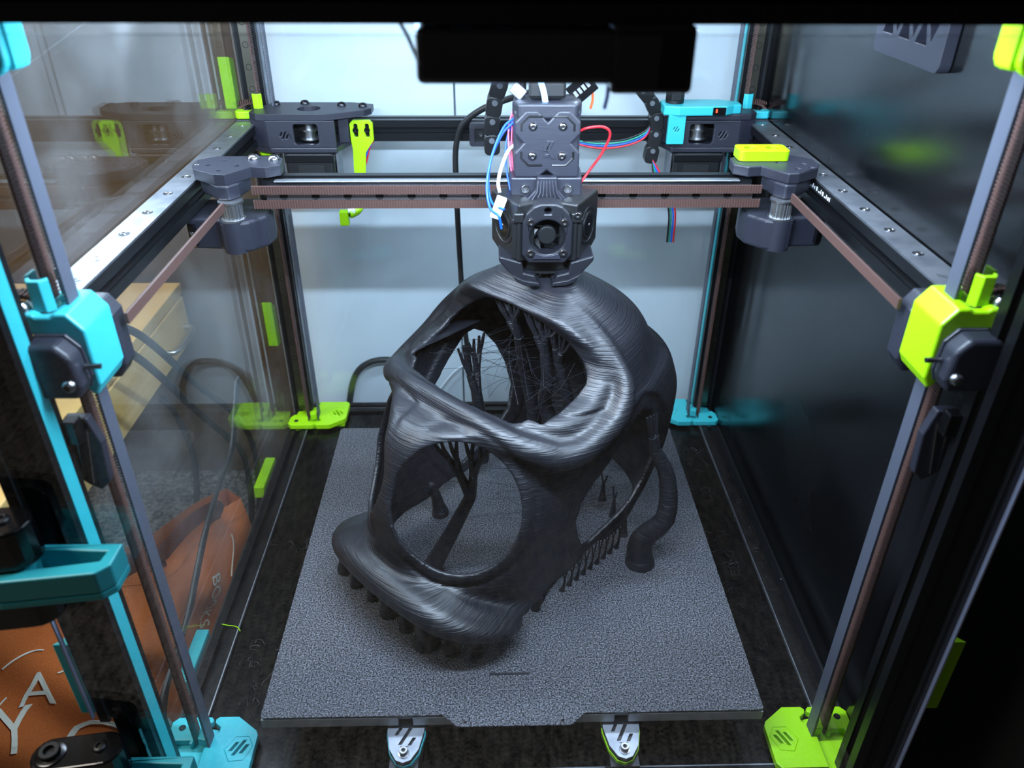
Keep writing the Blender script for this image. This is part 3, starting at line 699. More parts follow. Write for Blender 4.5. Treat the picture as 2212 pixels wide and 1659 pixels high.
def support(pts, radii, tips, tip_r=1.1, fork=None, foot=0, name='support_tree'):
    """tree support: trunk through pts (helmet frame), then two generations of twigs up to the tips"""
    mb = MB(); P = [Vector(h2w(*p)) for p in pts]
    mb.tube(spline(P, 3), list(np.interp(np.linspace(0, 1, 3 * (len(P) - 1) + 1), np.linspace(0, 1, len(radii)), radii)), 9)
    if foot: mb.lathe([(foot, 0), (foot * .96, 4), (foot * .7, 9)], (P[0].x, P[0].y, 0.05), 2, 14)
    T = [Vector(h2w(*p)) for p in tips]; top = P[-1]; r0 = radii[-1]
    n = max(1, len(T) // 2); groups = [T[i * len(T) // n:(i + 1) * len(T) // n] for i in range(n)]
    if n > 2:
        half = [groups[:n // 2], groups[n // 2:]]
    else: half = [[g] for g in groups]
    for hf in half:
        al = [q for g in hf for q in g]; c = sum(al, Vector()) / len(al); j = top.lerp(c, .45) + Vector((0, 0, -1))
        mb.tube([top, j], [r0 * .95, r0 * .7], 7)
        for g in hf:
            c2 = sum(g, Vector()) / len(g); k = j.lerp(c2, .5) if len(hf) > 1 else j
            if len(hf) > 1: mb.tube([j, k], [r0 * .68, r0 * .5], 6)
            for q in g:
                mid = k.lerp(q, .55) + Vector((0, 0, -1.5)); mb.tube([k, mid, q + Vector((0, 0, 1))], [r0 * .48, max(tip_r, r0 * .36), tip_r], 5)
    return mb.build(name, 'black_filament', helmet, smooth=50)
def arc(p, q, n, sag=0):
    return [tuple(np.array(p) * (1 - i / (n - 1)) + np.array(q) * (i / (n - 1)) + np.array([0, 0, sag * math.sin(math.pi * i / (n - 1))])) for i in range(n)]
# behind the near cheek port
support([(-20, 72, 0), (-17, 72, 10), (2, 66, 55), (20, 62, 98)], [8.5, 8, 6, 4.6], arc((20, 96, 166), (52, 72, 166), 8, 4), 1.0, foot=0)
# inside the goggle window
support([(-18, -52, 60), (-16, -46, 110), (-20, -38, 150), (-4, -14, 200)], [7, 6, 5, 4], arc((-22, -6, 229), (10, 0, 233), 6), 1)
support([(22, -45, 40), (24, -40, 90), (8, -34, 130), (22, -20, 165), (24, -14, 196)], [11, 9, 6, 5, 4.2], arc((12, -2, 232), (40, -8, 221), 7), 1)
support([(24, -40, 92), (30, -36, 128), (36, -30, 150), (34, -18, 190)], [6, 5.5, 4.5, 3.6], arc((34, -6, 225), (50, -12, 214), 5), 1)
support([(40, -60, 60), (44, -50, 120), (56, -40, 150), (48, -34, 185)], [5, 4.4, 3.2, 2.4], arc((44, -20, 214), (56, -18, 208), 3), .9)
# in the far ear port
support([(-84, -46, 20), (-84, -46, 62), (-86, -44, 96)], [8, 7, 5], arc((-92, -28, 147), (-94, -62, 150), 6), 1.2)
# outside, under the near ear port
support([(100, -60, 0), (98, -62, 24), (113, -70, 52), (108, -74, 88), (98, -66, 116)], [12, 10, 8.5, 7, 5], arc((95, -54, 150), (93, -70, 146), 4), 1.2, foot=13)
# below the chin bumper
for (s_, f_, hgt, rr, w_) in ((-72, 124, 25, 8, 6), (-52, 128, 26, 6, 14), (-30, 128, 28, 5, 12), (-8, 128, 27, 8, 13), (14, 128, 28, 6, 12), (36, 126, 24, 11, 11), (56, 118, 20, 7, 9), (72, 106, 14, 5, 7)):
    support([(s_, f_, 0), (s_ * .99, f_ + 1, hgt * .5), (s_ * .98, f_ + 2, hgt)], [rr, rr * .62, rr * .45], arc((s_ - w_, f_ + 4, hgt + 14), (s_ + w_, f_ + 2, hgt + 13), 6), 1.2, foot=rr)
# a row of short ones below the jaw edge and the nape
support([(72, 42, 0), (73, 40, 5), (75, 38, 9)], [4, 2.6, 2.2], arc((76, 58, 20), (78, 22, 24), 6), .9, foot=4)
for i in range(9):
    f_ = 12 - i * 9
    support([(74, f_, 0), (75, f_, 4), (76, f_, 8)], [2.6, 1.6, 1.2], [(77 + .02 * i, f_ + 3, 25 + i * .8), (77, f_ - 3, 26 + i * .8)], .7)
for i in range(7):
    a_ = math.radians(128 + i * 17); r_ = 92 + 8 * math.sin(i)
    support([(-r_ * math.sin(a_), -20 + r_ * math.cos(a_), 0), (-r_ * math.sin(a_), -20 + r_ * math.cos(a_), 6), (-r_ * math.sin(a_), -20 + r_ * math.cos(a_), 14)], [4, 2.6, 2], [(-r_ * math.sin(a_ + .06), -20 + r_ * math.cos(a_ + .06), 31), (-r_ * math.sin(a_ - .06), -20 + r_ * math.cos(a_ - .06), 31)], .9)
support([(-70, 20, 0), (-72, 22, 20), (-74, 26, 34)], [7, 5, 4], arc((-80, 44, 22), (-80, 4, 26), 6), 1, foot=8)
# hair-thin strings of filament across the openings
_st = MB()
for i in range(46):
    a_ = (RNG.uniform(-60, 66), RNG.uniform(-6, 40), RNG.uniform(172, 196)); b_ = (RNG.uniform(-30, 70), RNG.uniform(-60, -10), RNG.uniform(150, 205))
    mid = [(a_[k] + b_[k]) / 2 + RNG.uniform(-7, 7) for k in range(3)]
    _st.tube(spline([Vector(h2w(*a_)), Vector(h2w(*mid)), Vector(h2w(*b_))], 4), .14, 4, False)
for i in range(30):
    a_ = (RNG.uniform(74, 84), RNG.uniform(-70, 10), RNG.uniform(40, 110)); b_ = (RNG.uniform(-60, 60), RNG.uniform(-70, 40), RNG.uniform(30, 100))
    _st.tube([Vector(h2w(*a_)), Vector(h2w(*[(p + q) / 2 for p, q in zip(a_, b_)])), Vector(h2w(*b_))], .12, 4, False)
tag(_st.build('filament_strings', 'black_filament', helmet), kind='stuff')
# ------------------------------------------------------------------ gantry frame (moves up and down the posts)
gan = root('gantry_frame', 'gantry frame of black extrusions with silver backing plates and drive motors', 'gantry', (0, 60, 285))
def logo_slits(cx, cy, k, lean=.55, swap=False):
    return [slit(cx - 3.6 * k, cy + 1.6 * k, 1.7 * k, 5 * k, lean), slit(cx, cy, 1.7 * k, 9 * k, lean), slit(cx + 3.6 * k, cy - 1.6 * k, 1.7 * k, 5 * k, lean)]
for sx in (-1, 1):
    x = sx * 246
    extr('side_extrusion', gan, 1, -150, 262, (295, x))
    # slotted holes are cut through the plate near its front end
    hl = [[(px, py) for py, px in s] for s in logo_slits(-121, x, .9, .5 * -sx)]
    pt = MB().prism([(x - 9.6, -140), (x + 9.6, -140), (x + 9.6, 250), (x - 9.6, 250)], 305, 306.4, holes=hl).build('backing_plate', 'brushed_steel', gan)
    for i in range(9):
        y = 236 - i * 40.2 if sx > 0 else 234 - i * 40.2
        MB().lathe([(3.5, .02), (3.5, .35), (2.9, .35), (2.6, .1), (1.5, .1), (1.3, .5), (.6, .55)], (x, y, 306.4), 2, 16).build('countersunk_screw', 'bolt_steel', pt, smooth=35)
    # rear upper joint block and belt clamp
    c1 = 'lime_plastic' if sx < 0 else 'cyan_plastic'
    MB().box(min(sx * 237, sx * 257), max(sx * 237, sx * 257), 252, 266, 286, 307.5).build('joint_block', 'grey_plastic', gan, bevel=1)
    cb = MB().prism([(a * sx, b) for a, b in ((237, 252), (255, 252), (257.5, 255), (257.5, 264), (251, 264), (249.5, 260), (247, 258.5), (244.5, 260), (243, 264), (235, 264), (235, 255))], 308, 315).build('belt_clamp', c1, gan, bevel=1)
    bolt(cb, (sx * 247, 261.5, 311), 4.4, 2, 1, 4)
    MB().prism([(a * sx, b) for a, b in ((230.5, 258), (234, 255), (239, 256), (240.5, 260), (239, 261), (238, 258.5), (234.5, 258), (232, 261))], 316, 330).build('belt_guide', c1, gan, bevel=.5)
    t = MB().tube([(sx * 236.5, 268, 318), (sx * 240, 267, 319.5), (sx * 246, 266, 320), (sx * 252, 265, 318), (sx * 256, 264, 314)], [1.6] * 5, 6)
    for i in range(9):
        a = i / 8; t.box(sx * (237 + 18 * a) - .5, sx * (237 + 18 * a) + .5, 261 + 1.5 * a, 269 - 1.5 * a, 319 + 2 * math.sin(math.pi * a), 321.4 + 2 * math.sin(math.pi * a))
    t.build('belt_tail', 'brown_belt', gan)
    MB().prism([(a * sx, b) for a, b in ((226, 245), (236, 245), (238, 248), (238, 256), (226, 256))], 275, 281).build('lower_clamp', c1, gan, bevel=1)
mk = MB()                                                   # worn white ink marks on the side extrusion
for i, (y, h_, w_) in enumerate(((74, 3.4, .8), (70, 1.0, 3), (66, 3.6, 1.6), (62, 2.4, .8), (57.5, 3.4, 2.2), (52.5, 1.2, 2.6), (49, 3.6, .8), (45, 3.2, 2.4), (40.5, 1, 2), (37.5, 3.4, .9), (34, 2.6, 2.2), (31, 3.4, .8))):
    mk.box(235.7, 235.95, y - w_ / 2, y + w_ / 2, 299.6, 299.6 + h_ * .9)
mk.build('ink_marks', 'white_nylon', gan)
extr('rear_extrusion', gan, 0, -196, 196, (266, 296))
# drive motor mounts
for sx in (-1, 1):
    mt = root_child('motor_mount', gan)
    P = lambda pts: [(a * sx, b) for a, b in pts]
    top = P([(240, 240), (233, 234), (222, 232), (168, 232), (134, 250), (128, 258), (128, 276), (150, 284), (222, 284), (240, 262)])
    if sx > 0: top = P([(240, 240), (233, 234), (222, 232), (164, 232), (160, 244), (160, 284), (222, 284), (240, 262)])
    MB().prism(top, 311, 317, holes=[circ(sx * 187, 256, 11, 20)] if sx < 0 else ()).build('upper_plate', 'grey_plastic', mt, bevel=1)
    MB().prism(P([(240, 240), (222, 232), (160, 232), (150, 262), (150, 280), (226, 280)]), 281, 286).build('lower_plate', 'grey_plastic', mt, bevel=1)
    # front wall with a window showing the pulley
    w0, w1 = (176, 199) if sx < 0 else (176, 199)
    lg = [[(z, xx) for xx, z in s] for s in logo_slits(sx * 208, 297.5, .75, .5)]
    MB().prism([(286, sx * 224), (311, sx * 224), (311, sx * 160), (286, sx * 160)], 232, 236, 1, holes=[[(z, xx) for xx, z in rrect(min(sx * w0, sx * w1), max(sx * w0, sx * w1), 289, 308, 3)]] + lg).build('front_wall', 'grey_plastic', mt, bevel=.6)
    MB().box(min(sx * 160, sx * 224), max(sx * 160, sx * 224), 236.2, 238, 286.5, 310.5).build('inner_shadow_wall', 'hole_black', mt) if False else None
    MB().prism(P([(224, 232), (240, 240), (240, 246), (224, 246)]), 286, 311).build('corner_rib', 'grey_plastic', mt, bevel=.8)
    MB().box(min(sx * 150, sx * 160), max(sx * 150, sx * 160), 250, 280, 286, 311).build('side_wall', 'grey_plastic', mt, bevel=.8)
    MB().box(min(sx * 162, sx * 222), max(sx * 162, sx * 222), 274, 280, 286, 311).build('rear_wall', 'black_plastic', mt)
    pu = MB().lathe([(9, 290), (9, 291.2), (6.6, 291.2), (6.6, 298.5), (9, 298.5), (9, 300), (5, 300), (5, 305), (2.5, 305), (2.5, 310)], (sx * 188, 250, 0), 2, 24).build('drive_pulley', 'steel', mt, smooth=40)
    for (bx_, by_) in ((222, 276), (195 if sx < 0 else 200, 280), (158, 272), (137, 268)):
        if sx > 0 and bx_ < 190: continue
        bolt(mt, (sx * bx_, by_ - 2, 317), 4.3, 2, 1, 3, 'black_bolt')
    mo = MB().prism(P([(166, 231), (208, 231), (210, 233), (210, 271), (208, 273), (166, 273), (164, 271), (164, 233)]), 240, 280.5).build('stepper_motor', 'black_plastic', mt, bevel=1)
    for z0, z1 in ((240, 248), (272, 280)): MB().box(min(sx * 163.4, sx * 210.6), max(sx * 163.4, sx * 210.6), 230.4, 273.6, z0, z1).build('motor_cap', 'brushed_steel' if z0 > 260 and False else 'black_anodised', mo, bevel=1)
    MB().box(min(sx * 173, sx * 198), max(sx * 173, sx * 198), 229.9, 230.8, 252, 270).build('motor_label', 'rubber', mo)
    for xx in (161, 211): MB().box(min(sx * xx, sx * (xx + 2)), max(sx * xx, sx * (xx + 2)), 240, 262, 250, 280).build('motor_bracket', 'brushed_steel', mo)
# limit switch pod on the right-hand mount, cable gland
pod = root('switch_pod', 'cyan cable and switch pod on top of the motor mount', 'switch pod', (180, 245, 317))
MB().prism([(148, 226), (162, 222), (206, 224), (214, 230), (222, 232), (222, 244), (206, 254), (152, 254), (148, 250)], 317.3, 326).build('pod_body', 'cyan_plastic', pod, bevel=1.2)
hl = [[(z, xx) for xx, z in s] for s in logo_slits(161, 305, .55, .5)]
MB().prism([(291, 153), (318, 153), (318, 169), (291, 169)], 224, 229, 1, holes=hl).build('pod_leg', 'cyan_plastic', pod, bevel=.8)
sw = MB().box(193, 205, 222.4, 226, 318.2, 325).build('micro_switch', 'gloss_black', pod); MB().box(195.5, 197, 221.8, 222.6, 320.5, 323.6).build('switch_lamp', mat('red_lamp', (255, 60, 30), .4, emit=((255, 70, 30), 2.)), sw)
gl = root('cable_gland', 'black ribbed cable gland standing on the cyan pod', 'cable gland', (160, 240, 326))
MB().lathe([(8.6, 326.2), (8.6, 329), (8, 329)], (160, 240, 0), 2, 24).build('gland_flange', 'black_plastic', gl, smooth=40)
MB().lathe([(8.9, 329), (8.9, 337), (8, 338)], (160, 240, 0), 2, 6).build('hex_nut', 'black_plastic', gl, bevel=.5)
MB().lathe([(7.2, 338), (8, 339), (8, 346), (6.5, 350), (4.6, 352)], (160, 240, 0), 2, 12).build('dome_nut', 'black_plastic', gl, bevel=.3)
MB().tube(spline([(160, 240, 350), (160, 240, 372), (158, 244, 400), (150, 250, 440)], 6), 4, 10).build('umbilical_cord', 'rubber', gl, smooth=60)
# lime arm on the rear extrusion
arm = root('hanging_bracket', 'lime green arm bolted to the rear extrusion with two screws', 'bracket', (-138, 250, 300))
MB().prism([(z, x) for x, z in ((-149, 304), (-146, 307), (-130, 307), (-127, 304), (-127, 288), (-136, 276), (-140, 230), (-150, 230), (-148, 280), (-149, 288))], 251, 255.5, 1, holes=[[(z, x) for x, z in rrect(-145.5, -141.5, 291, 304, 1.9)], [(z, x) for x, z in rrect(-134.5, -130.5, 291, 304, 1.9)]]).build('arm_plate', 'lime_plastic', arm, bevel=.8)
for x in (-143.5, -132.5): bolt(arm, (x, 252, 298), 2.8, 1, -1, 3, 'black_bolt', 'cap')
MB().tube(spline([(-145, 253, 232), (-146, 250, 224), (-150, 246, 219), (-156, 242, 217)], 5), [4.5] * 16, 10).build('arm_elbow', 'lime_plastic', arm, smooth=50)
MB().box(-166, -157, 238, 246, 206, 221).build('arm_tip', 'lime_plastic', arm, bevel=1)
MB().box(-157, -150, 240, 244, 219, 223).build('wiper', 'white_nylon', arm)
# small grey sensor bracket and its cable
sb = root('sensor_bracket', 'small square grey bracket bolted to the rear extrusion beside a black cable', 'bracket', (-22, 252, 296))
MB().prism([(z, x) for x, z in rrect(-34, -12, 283, 305, 3)], 247, 255.6, 1, holes=[[(z, x) for x, z in rrect(-29, -18, 287, 300, 2)]]).build('bracket_body', 'grey_plastic', sb, bevel=.7)
MB().box(-30, -17, 251, 255.6, 286, 301).build('recess_floor', 'black_plastic', sb); bolt(sb, (-23, 251, 294), 2.6, 1, -1, 2.4, 'bolt_steel', 'cap')
MB().box(-11.5, -7, 246, 256, 278, 311).build('bracket_fin', 'grey_plastic', sb, bevel=.8)
cable('umbilical_cable', 'smooth black cable running from the tool head down behind the cross beam', [(22, 190, 345), (2, 215, 334), (-22, 228, 322), (-40, 236, 306), (-47, 240, 284), (-48, 242, 250), (-47, 244, 180), (-44, 246, 90), (-38, 250, 20), (-34, 256, -30), (-30, 262, -52)], 2.9)
# ------------------------------------------------------------------ cross beam (moves front to back)
xb = root('cross_beam', 'black cross beam with a steel rail and brown belts carrying the tool head', 'beam', (0, 70, 296))
extr('beam_extrusion', xb, 0, -186, 186, (71, 297))
MB().box(-176, 176, 57.5, 63.5, 306.8, 307.8).build('top_backer', 'steel', xb, bevel=.4)
r = MB().prism([(61 - b, 297.5 + a * 1.3) for a, b in RAILP], -182, 186, 0).build('linear_rail', 'steel', xb)
h = MB()
for i in range(15): h.lathe([(3.1, -6.52), (3.1, -6.68), (2.6, -6.68), (2.4, -5.5)], (-181 + 23.6 * .5 + i * 24.0, 61, 297.5), 1, 16)
h.build('mounting_holes', 'hole_black', r, smooth=40)
for z in (304.2, 293.4): belt('drive_belt', 'brown_belt', xb, (0, 47.5, z), 1, -1, 2, 6.2, 0, -190, 190)
for sx in (-1, 1):
    z = 296 if sx < 0 else 302
    belt('drive_belt', 'brown_belt', xb, (sx * 208.5, 0, z), 0, sx, 2, 6.2, 1, -146, 34)
    j = root_child('beam_joint', xb)
    P = lambda pts: [(a * sx, b) for a, b in pts]
    hh = [circ(sx * a, b, 2.0, 12) for a, b in ((226, 68), (217, 80), (204, 66), (214, 54))] if sx < 0 else [circ(sx * a, b, 2.0, 12) for a, b in ((226, 68), (208, 72), (229, 58), (218, 56))]
    MB().prism(P([(238, 68), (238, 82), (226, 92), (182, 92), (174, 86), (172, 68), (182, 61), (193, 63), (201, 51), (207, 43), (215, 44), (234, 58)]), 309, 317, holes=hh).build('upper_plate', 'grey_plastic', j, bevel=1.6)
    MB().prism(P([(232, 62), (234, 80), (205, 84), (196, 70), (200, 50), (206, 41), (214, 43)]), 298, 309).build('pulley_tower', 'grey_plastic', j, bevel=1.4)
    pk = MB().lathe([(9.2, 283), (9.2, 284.3), (7.2, 284.3)] + [(7.2, 286), (7.2, 296), (9.2, 296.4), (9.2, 298), (3, 298)], (sx * 206, 44, 0), 2, 26).build('toothed_pulley', 'steel', j, smooth=30)
    g = MB()
    for i in range(20):
        a = 2 * math.pi * i / 20; g.cyl((sx * 206 + 7.3 * math.cos(a), 44 + 7.3 * math.sin(a), 0), .55, 284.3, 296.3, 2, 5)
    g.build('pulley_teeth', 'steel', pk)
    MB().prism(P([(243, 46), (243, 92), (200, 94), (186, 84), (182, 66), (184, 52), (194, 40), (206, 35), (214, 36), (218, 44)]), 259, 283).build('lower_housing', 'grey_plastic', j, bevel=2.2, seg=3)
    MB().cyl((sx * 207, 44, 0), 9.6, 258.6, 283, 2, 24).build('pulley_boss', 'grey_plastic', j, smooth=40)
    MB().prism(P([(236, 40), (243, 46), (243, 70), (236, 70)]), 262, 279).build('rail_carriage', 'gloss_black', j, bevel=1)
    bolt(j, (sx * 238.5, 42.5, 273), 1.8, 1, -1, 1.6)
    if sx < 0:
        for a, b in ((196, 84), (180, 82)): bolt(j, (-a, b, 317), 4.6, 2, 1, 3.4)
        bolt(j, (-235, 71, 314), 4, 2, 1, 3.2)
lb = root('lime_stop_block', 'lime green stop block with two screws on the beam joint', 'block', (200, 80, 317))
MB().prism(rrect(178, 217, 74, 95, 4), 317.3, 325, holes=[circ(189, 85, 5.2, 18), circ(206, 85, 5.2, 18)]).build('block_body', 'lime_plastic', lb, bevel=.9)
MB().prism(rrect(179.5, 215.5, 75.5, 93.5, 3), 317.2, 320.5).build('block_floor', 'lime_plastic', lb)
for x in (189, 206): bolt(lb, (x, 85, 320.6), 4.0, 2, 1, 2.2, 'black_bolt')
# ------------------------------------------------------------------ front joints between gantry and posts
for sx in (-1, 1):
    c1 = 'cyan_plastic' if sx < 0 else 'lime_plastic'; nm = 'cyan' if sx < 0 else 'lime'
    zj = root('lift_joint', f'{nm} hook-shaped belt joint with a dark cover at the front end of the gantry', 'joint', (sx * 232, -165, 285))
    # hook in the x-z plane
    hook = [(-247, 316), (-247, 310), (-241, 309.5), (-241, 304.5), (-226, 304.5), (-222.5, 303), (-221, 299), (-222, 276), (-219, 270.5), (-216, 269.5), (-213, 276), (-213, 307), (-220, 316), (-226, 316), (-228, 314.5), (-235, 314.5), (-237, 316)]
    MB().prism([(z, x * -sx) for x, z in hook], -181, -151, 1).build('hook_body', c1, zj, bevel=1.3)
    MB().lathe([(4.4, .05), (4.4, .3), (3, .3), (2.7, .1)], (sx * 231.5, -173, 314.4), 2, 18).build('screw_hole', 'hole_black', zj)
    MB().prism([(z, x * -sx) for x, z in ((-230, 308), (-219, 308), (-213.5, 300), (-213.5, 270), (-218, 262), (-230, 262))], -150.8, -137, 1).build('idler_block', 'grey_plastic', zj, bevel=1.4)
    cov = [(-237, 306), (-222, 306), (-216, 299), (-214.5, 283), (-217, 276), (-237, 276), (-241, 280), (-241, 302)]
    MB().prism([(z, x * -sx) for x, z in cov], -183.4, -181.3, 1).build('cover_rim', 'grey_plastic', zj, bevel=.7)
    MB().prism([(z, x * -sx) for x, z in cov], -196, -183.4, 1).build('dark_cover', 'grey_plastic', zj, bevel=2.5, seg=3)
    bolt(zj, (sx * 220, -196, 284.5), 3.6, 1, -1, 3.0, 'bolt_steel'); MB().tube([(sx * 214, -188, 291), (sx * 206.5, -188, 291)], 1.5, 8).build('set_screw', 'bolt_steel', zj, smooth=50)
    MB().prism([(a * sx, b) for a, b in ((228, -172), (231, -176), (237, -176), (239.5, -172), (238.5, -170), (236, -173), (232, -173), (229.5, -170))], 313, 331).build('belt_guide', c1, zj, bevel=.5)
    MB().box(min(sx * 222.5, sx * 229), max(sx * 222.5, sx * 229), -166, -158, 309, 319).build('guide_stub', c1, zj, bevel=.6)
    MB().box(min(sx * 241, sx * 243), max(sx * 241, sx * 243), -166, -158, 312, 330).build('guide_stub', c1, zj, bevel=.5)
    t = MB()
    for i in range(10):
        a = i / 9; t.box(sx * (236 + 20 * a) - .6, sx * (236 + 20 * a) + .6, -172 + 2 * a, -162 - 2 * a, 317 + 2.5 * math.sin(math.pi * a), 319.6 + 2.5 * math.sin(math.pi * a))
    t.tube([(sx * 235, -167, 317), (sx * 240, -167, 319), (sx * 247, -167, 319.4), (sx * 256, -167, 316)], 1.8, 6); t.build('belt_tail', 'brown_belt', zj)
    bolt(zj, (sx * 243, -176, 316.2), 4.2, 2, 1, 4)
    # toothed metal sliver and the carriage below
    ts = MB().box(min(sx * 226, sx * 232), max(sx * 226, sx * 232), -158, -156.5, 309, 330)
    for i in range(8): ts.cyl((sx * 225.5, -157.2, 311 + i * 2.3), 1.1, -.7, .7, 0, 6)
    ts.build('belt_teeth_plate', 'brushed_steel', zj)
    cr = MB().prism([(z, x * -sx) for x, z in ((-238, 256), (-226, 256), (-222, 240), (-224, 214), (-230, 208), (-236, 212), (-240, 216), (-240, 250))], -182, -176, 1).build('rail_carriage', 'grey_plastic', zj, bevel=1)
    MB().tube([(sx * 229, -182.6, 250), (sx * 234, -182.6, 246), (sx * 236.5, -182.6, 216)], .9, 6).build('carriage_wire', 'bolt_steel', cr); MB().tube([(sx * 227.5, -182.4, 248), (sx * 233, -182.4, 214)], .7, 6).build('carriage_wire', 'bolt_steel', cr)
    MB().box(min(sx * 228, sx * 236), max(sx * 228, sx * 236), -190, -182, 244, 258).build('cable_tab', 'gloss_black', zj, bevel=1)
# ------------------------------------------------------------------ tool head
th = root('tool_head', 'dark grey printer tool head with a front fan and two side blowers', 'tool head', (26, 20, 250))
TX = 26.
def oct_(cx, cz, w, h, c): return [(cx - w + c, cz + h), (cx + w - c, cz + h), (cx + w, cz + h - c), (cx + w, cz - h + c), (cx + w - c, cz - h), (cx - w + c, cz - h), (cx - w, cz - h + c), (cx - w, cz + h - c)]
def fy(poly, y0, y1, name, material, parent=th, holes=(), **k):
    return MB().prism([(z, x) for x, z in poly], y0, y1, 1, holes=[[(z, x) for x, z in h] for h in holes]).build(name, material, parent, **k)
# hot end cowl
cowl = [(TX - 15, 304), (TX - 10, 309), (TX - 5, 311), (TX + 5, 311), (TX + 10, 309), (TX + 15, 304), (TX + 17.5, 297), (TX + 17.5, 274), (TX + 13, 268), (TX - 13, 268), (TX - 17.5, 274), (TX - 17.5, 297)]
fy(cowl, -6, 34, 'fan_cowl', 'duct_plastic', holes=[circ(TX, 287, 12.6, 28), [(TX - 2, 304), (TX + 2, 304), (TX + 2.6, 307), (TX, 308.6), (TX - 2.6, 307)]], bevel=1.1)
fan = root_child('part_fan', th)
MB().lathe([(12.4, 8), (12.4, 9)], (TX, 0, 287), 1, 28).build('fan_backing', 'hole_black', fan)
MB().lathe([(6.6, 8), (6.6, -1.5), (5.8, -2.4)], (TX, 0, 287), 1, 28).build('fan_hub', 'black_plastic', fan, smooth=40)
for i in range(7):
    a = 2 * math.pi * i / 7; b = MB()
    for q in range(2): pass
    pts = []
    for rr, tw in ((6, 0), (12, .42)):
        for w, yy in ((-.25, 5.5), (.35, .8)):
            pts.append((TX + rr * math.cos(a + tw + w), yy, 287 + rr * math.sin(a + tw + w)))
    b.add(pts + [(p[0], p[1] + .6, p[2]) for p in pts], [(0, 1, 3, 2), (4, 6, 7, 5), (0, 4, 5, 1), (2, 3, 7, 6), (0, 2, 6, 4), (1, 5, 7, 3)]); b.build('fan_blade', 'black_plastic', fan)
for dx in (-1, 1):
    for dz in (-1, 1): bolt(th, (TX + dx * 11.6, -6, 287 + dz * 11.2), 2.5, 1, -1, 1.9, 'bolt_steel', 'cap')
fy([(TX - 8, 275.5), (TX - 3, 274), (TX + 3, 274), (TX + 8, 275.5), (TX + 10, 271), (TX - 10, 271)], -7.2, -6.1, 'cowl_lip', 'grey_plastic', bevel=.5)
# side blowers, turned outwards
for s in (-1, 1):
    bl = root_child('side_blower', th)
    m = Matrix.Translation(Vector((TX + s * 25, 17, 288))) @ Matrix.Rotation(s * math.radians(62), 4, 'Z')
    b = MB().prism([(z, x) for x, z in [(-21, 22), (17, 22), (19, 20), (19, -16), (9, -20), (-21, -20)]], -6, 8, 1)
    o = MB().add([(p[0] * (s), p[1], p[2]) for p in b.v], [f if s > 0 else f[::-1] for f in b.f], m).build('blower_case', 'black_plastic', bl, bevel=1.4)
    for rr, d in ((13.5, .5), (9.6, 1.0)):
        q = MB().lathe([(rr, -6), (rr, -6 - d), (rr - 1.2, -6 - d), (rr - 1.6, -6 - d * .2)], (0, 0, 0), 1, 28)
        MB().add([(p[0], p[1], p[2] + 1) for p in q.v], q.f, m).build('intake_ring', 'black_plastic', bl, smooth=40)
    q = MB().lathe([(9, -6), (9, -6.8), (7.5, -7.3), (1, -7.4)], (0, 0, 0), 1, 24); MB().add([(p[0], p[1], p[2] + 1) for p in q.v], q.f, m).build('blower_hub', 'gloss_black', bl, smooth=40)
    q = MB().lathe([(1.3, -7.3), (1.3, -7.7)], (0, 0, 0), 1, 10); MB().add([(p[0], p[1], p[2] + 1) for p in q.v], q.f, m).build('hub_pin', 'bolt_steel', bl)
    MB().box(TX + s * 21 - 3.6, TX + s * 21 + 3.6, -2, 24, 269, 299).build('blower_ear', 'black_plastic', bl, bevel=1)
    MB().box(TX + s * 20 - 3.6, TX + s * 20 + 3.6, -5, 8, 297, 304).build('blower_ear', 'black_plastic', bl, bevel=1)
    # lower duct wedge
    w = [(TX + s * 34, 272), (TX + s * 34, 268), (TX + s * 24, 256), (TX + s * 12, 252), (TX + s * 6, 252), (TX + s * 8, 257), (TX + s * 16, 259), (TX + s * 17.5, 267)]
    fy(w, -3, 36, 'air_duct', 'duct_plastic', bevel=1.2)
    fy([(TX + s * 26, 259), (TX + s * 21, 252.6), (TX + s * 15, 249.6), (TX + s * 4, 249), (TX + s * 5, 252), (TX + s * 16, 254)], -5, 30, 'duct_tip', 'duct_plastic', bevel=.8)
bolt(th, (TX + 20.5, -5.4, 303), 2.1, 1, -1, 1.7, 'bolt_steel', 'cap')
MB().box(TX - 14, TX + 14, 6, 34, 254, 269).build('heater_block', 'black_plastic', th, bevel=1)
MB().lathe([(1, 248), (3.4, 251), (4, 256)], (TX, 20, 0), 2, 12).build('nozzle', 'steel', th, smooth=30)
# gear-shaped bracket between cowl and extruder
MB().prism([(TX - 25, 18), (TX + 25, 18), (TX + 26, 46), (TX - 26, 46)], 303, 322).build('carriage_body', 'grey_plastic', th, bevel=1)
g = MB()
g.prism([(z, x) for x, z in [(TX - 7, 324), (TX + 7, 324), (TX + 8, 315), (TX + 17, 305), (TX + 15, 303), (TX - 15, 303), (TX - 17, 305), (TX - 8, 315)]], 12, 19, 1); g.build('nose_ramp', 'grey_plastic', th, bevel=.8)
for i in range(-3, 4): MB().tube([(TX + i * 2.0, 12.4, 321.5), (TX + i * 2.3, 10.8, 314), (TX + i * 4.2, 9.5, 305)], .7, 6).build('ramp_rib', 'grey_plastic', th, smooth=50)
for dx in (-1, 1): bolt(th, (TX + dx * 15, 17.8, 314.5), 3.0, 1, -1, 2.6, 'bolt_steel', 'cap')
bolt(th, (TX, 10.6, 308.5), 2.2, 1, -1, .6)
MB().prism([(TX - 17, 4), (TX + 17, 4), (TX + 30, 30), (TX - 30, 30)], 303.2, 308).build('shoulder_plate', 'grey_plastic', th, bevel=1)
